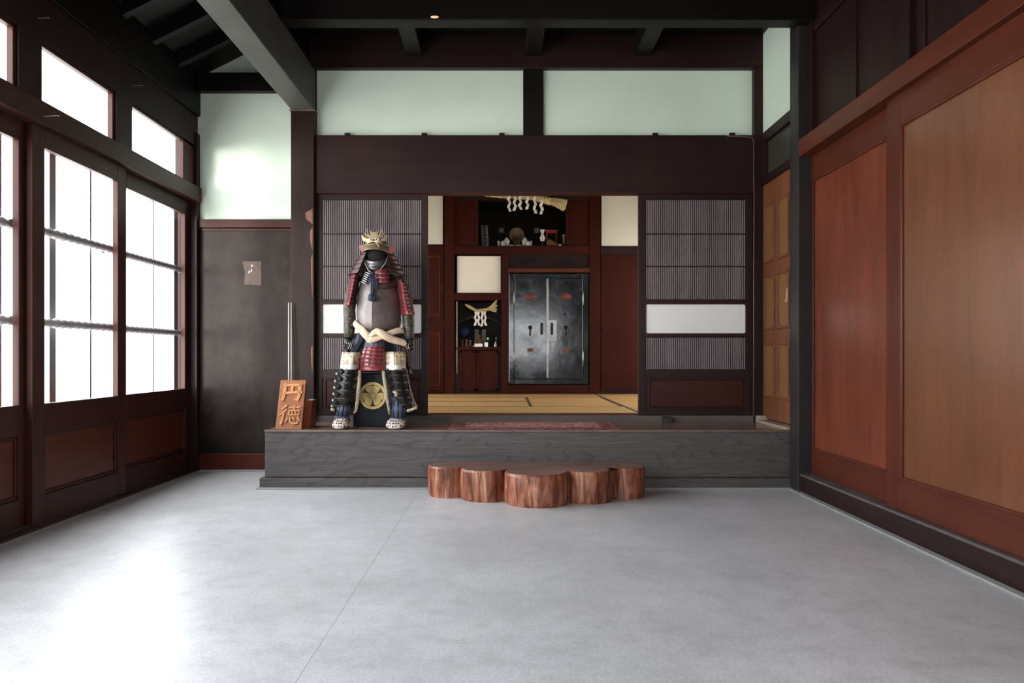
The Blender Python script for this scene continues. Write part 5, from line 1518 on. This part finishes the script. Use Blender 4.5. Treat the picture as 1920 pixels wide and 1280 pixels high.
# ---- skirt plates (kusazuri)
lamellar([(649, 684.5, 720, 6.22, 6.27), (655, 681, 721, 6.205, 6.26), (675, 675, 722, 6.19, 6.25), (695, 672.5, 722.5, 6.18, 6.24)], 6, 4, 'skirt_plate', dot=(.07, .34), lift=.006)
lamellar([(640, 744, 760, 6.33, 6.36), (662, 755, 768, 6.32, 6.40), (702, 763, 774, 6.33, 6.41)], 6, 2, 'skirt_plate', mats=('lacquer_dark_red', 'lacing_navy'), dot=(.2, .34), lift=.005)
lamellar([(646, 644, 661, 6.33, 6.38), (655, 642, 660, 6.32, 6.37), (662, 641, 659, 6.32, 6.37)], 3, 3, 'skirt_plate', mats=('lacquer_dark_red', 'lacing_navy'), dot=(.14, .34), lift=.005)
# ---- thigh guards
def thigh(side):
    if side < 0:
        top = [(660, 641, 677, 6.24, 6.30), (668, 640, 677, 6.20, 6.28), (685, 638, 675, 6.17, 6.27), (691, 637, 674, 6.165, 6.27)]
        low = [(688, 637, 674, 6.17, 6.27), (700, 634, 673.5, 6.165, 6.27), (735, 626.5, 671, 6.165, 6.27), (752, 624, 669, 6.18, 6.27), (770, 621, 655, 6.23, 6.28)]
        inner = [(675, 694, 6.21), (674, 712, 6.20), (672, 735, 6.20), (670, 755, 6.205), (667.5, 770, 6.21), (664, 774, 6.22)]
        balls = [(633, 701), (630, 715), (628.5, 727), (627, 739), (625.5, 751), (624, 762)]
        edge = [(620.5, 767.5), (628, 768)]
        bands = [(652, 660, 655.5, 689), (670, 664, 675, 690)]
    else:
        top = [(659, 722, 760, 6.24, 6.30), (668, 722, 761.5, 6.20, 6.28), (684, 722, 761, 6.17, 6.27), (691, 722, 761, 6.165, 6.27)]
        low = [(688, 722, 762, 6.17, 6.27), (700, 723, 764, 6.165, 6.27), (735, 730, 770, 6.165, 6.27), (752, 735, 775, 6.18, 6.27), (768, 752, 781, 6.23, 6.28)]
        inner = [(719, 695, 6.21), (721, 712, 6.20), (724.5, 735, 6.20), (727, 752, 6.205), (729.5, 768, 6.21), (730.5, 777, 6.22)]
        balls = []
        edge = [(763, 770), (770, 768.5), (778, 765), (782, 763.5)]
        bands = [(738, 660, 740, 692)]
    tg = sheet(low, 'plate_black', 'thigh_guard', nu=16, nt=14, solid=.010)
    # pyramid studs in rows
    b = MB()
    for r in range(5):
        tt = (0.10, .27, .45, .63, .80)[r]
        for c in range(3):
            u = -.62 + .60 * c
            if r == 4 and c != (0 if side < 0 else 2): continue
            y, xl, xr, dm, de = interp(low, tt)
            ctr_ = surf(low, u, tt, -.006); s_ = .024
            base = [ctr_ + Vector((-s_, .006, -s_)), ctr_ + Vector((s_, .006, -s_)), ctr_ + Vector((s_, .006, s_)), ctr_ + Vector((-s_, .006, s_))]
            b.add(base + [ctr_ + Vector((0, -.026, 0))], [(0, 1, 4), (1, 2, 4), (2, 3, 4), (3, 0, 4), (3, 2, 1, 0)], 0)
    b.build('pyramid_stud', 'stud_black', tg)
    b = MB()
    for tt in (.18, .36, .54, .72, .88):
        b.tube([surf(low, -1 + 2 * k / 12, tt, -.004) for k in range(13)], .004, 6)
    b.build('chain_row', 'stud_black', tg)
    br = sheet(top, 'brocade_gold', 'brocade_top', parent=tg, nu=16, nt=8, solid=.008)
    b = MB()
    def band(r0, u0, u1, t0, t1):
        g = [[surf(r0, u0 + (u1 - u0) * j / 10, t0 + (t1 - t0) * i / 4, -.010) for j in range(11)] for i in range(5)]
        b.grid(g, 0)
    tl = [(660, 641, 677, 6.235, 6.295), (685, 638, 675, 6.165, 6.265), (695, 636.5, 674.5, 6.160, 6.262)] if side < 0 else [(659, 722, 760, 6.235, 6.295), (685, 722, 761, 6.165, 6.265), (696, 722, 761, 6.160, 6.262)]
    band(tl, -1, 1, .66, .93)
    band(tl, *((-.10, .32) if side < 0 else (-.55, -.13)), 0.0, .68)
    if side < 0: band(tl, -1, -.80, 0.0, .68)
    b.build('white_band', 'brocade_white', br, solid=.004)
    b = MB(); b.tube([P(*q) for q in inner], [.014, .016, .017, .015, .012, .008], 10)
    b.tube([P(x, y, 6.22) for x, y in edge], .013, 10)
    if side > 0: b.tube([P(762, 692, 6.25), P(769, 730, 6.25), P(776, 752, 6.25), P(782.5, 764, 6.24)], .007, 8)
    b.build('brocade_edge', 'edge_brocade', tg)
    if balls:
        b = MB()
        for x, y in balls: b.ball(P(x, y, 6.255), .018, 12, 0, (1, 1, 1.1))
        b.build('edge_ball', 'mask_iron', tg)
thigh(-1); thigh(1)
# thighs under the guards, resting on the chest
limb([(690, 668, 6.44, 15), (665, 690, 6.30, 16), (653, 712, 6.26, 15), (649, 735, 6.26, 12)], 'cloth_navy', 'trouser_leg')
limb([(714, 668, 6.44, 15), (733, 690, 6.30, 16), (743, 712, 6.26, 15), (747, 738, 6.26, 12)], 'cloth_navy', 'trouser_leg')
# ---- shin guards
def shin(rows_, bands_, splints):
    pts = [P((a + c) / 2, y, d) for y, a, c, d in rows_]; rs = [(c - a) / 2 * d / F for y, a, c, d in rows_]
    o = MB().tube(pts, rs, 20).build('shin_guard', 'cloth_indigo', ARM)
    b = MB()
    for y, a, c, d in bands_:
        b.lathe([((c - a) / 2 * d / F + .001, -.010), ((c - a) / 2 * d / F + .006, -.004), ((c - a) / 2 * d / F + .006, .004), ((c - a) / 2 * d / F + .001, .010)], P((a + c) / 2, y, d), 20)
    b.build('tie_band', 'cloth_indigo', o)
    b = MB()
    (y0, a0, c0, d0), (y1, a1, c1, d1) = splints
    for k in range(5):
        an = -1.15 + 2.3 * k / 4
        for_ = []
        for y, a, c, d in splints:
            rr = (c - a) / 2 * d / F + .001
            for_.append(P((a + c) / 2, y, d) + Vector((rr * math.sin(an), -rr * math.cos(an), 0)))
        b.tube(for_, [.009, .010], 8)
    b.build('shin_splint', 'splint_navy', o)
shin([(734, 640, 659, 6.28), (742, 640, 660, 6.27), (762, 634, 657, 6.25), (785, 628.5, 653, 6.25), (792, 627, 654, 6.25)], [(738, 638.5, 660.5, 6.275), (743.5, 639, 661, 6.27), (782, 627.5, 654.5, 6.25), (788, 626, 655.5, 6.25)], ((755, 636.5, 658, 6.255), (780, 630, 654.5, 6.25)))
shin([(736, 736, 760, 6.28), (745, 735, 760, 6.27), (765, 734, 760, 6.25), (785, 733, 760, 6.25), (792, 732, 761, 6.25)], [(740, 734, 761.5, 6.275), (747, 734, 761.5, 6.27), (785, 732, 761.5, 6.25), (791, 731, 762.5, 6.25)], ((750, 735.5, 760.5, 6.265), (783, 733, 760.5, 6.25)))
# fur-like knee cuff on the leg nearer the doorway
limb([(746, 731, 6.235, 13), (747, 735, 6.235, 14), (748, 738, 6.24, 13)], 'edge_brocade', 'knee_cuff')
# ---- shoes
def shoe(x0, x1, d_toe, d_heel, toe_dx):
    rows = []
    cx, w = (x0 + x1) / 2, (x1 - x0) / 2
    for u, ww, h in ((0.0, .35, .030), (.06, .70, .050), (.18, .95, .068), (.38, 1.0, .085), (.62, .86, .098), (.85, .70, .098), (1.0, .45, .085)):
        d = d_toe + (d_heel - d_toe) * u
        hw = w * 6.2 / F * ww; xc = PX(cx, 6.2) + toe_dx * (1 - u)
        row = []
        for k in range(18):
            a = 2 * PI * k / 18
            s = math.sin(a)
            row.append((xc + hw * math.copysign(abs(math.cos(a)) ** .8, math.cos(a)), d, 0.4645 + (h * .42) + (h * .58 * s if s > 0 else h * .42 * s)))
        rows.append(row)
    o = MB().grid(rows, 0, True, True, True, True).build('shoe', 'spotted_shoe', ARM)
    b = MB()
    pts = [(r[j][0], r[j][1], 0.4665) for r in rows[:6] for j in (9,)] 
    b.tube([Vector(p) + Vector((-.002, 0, .002)) for p in pts[::-1]] + [Vector((r[0][0] + .002, r[0][1], 0.4685)) for r in rows[:6]], .0035, 6)
    b.build('shoe_sole', 'ink', o)
shoe(624, 654.5, 6.115, 6.33, 0.0)
shoe(725, 761, 6.115, 6.33, -0.005)
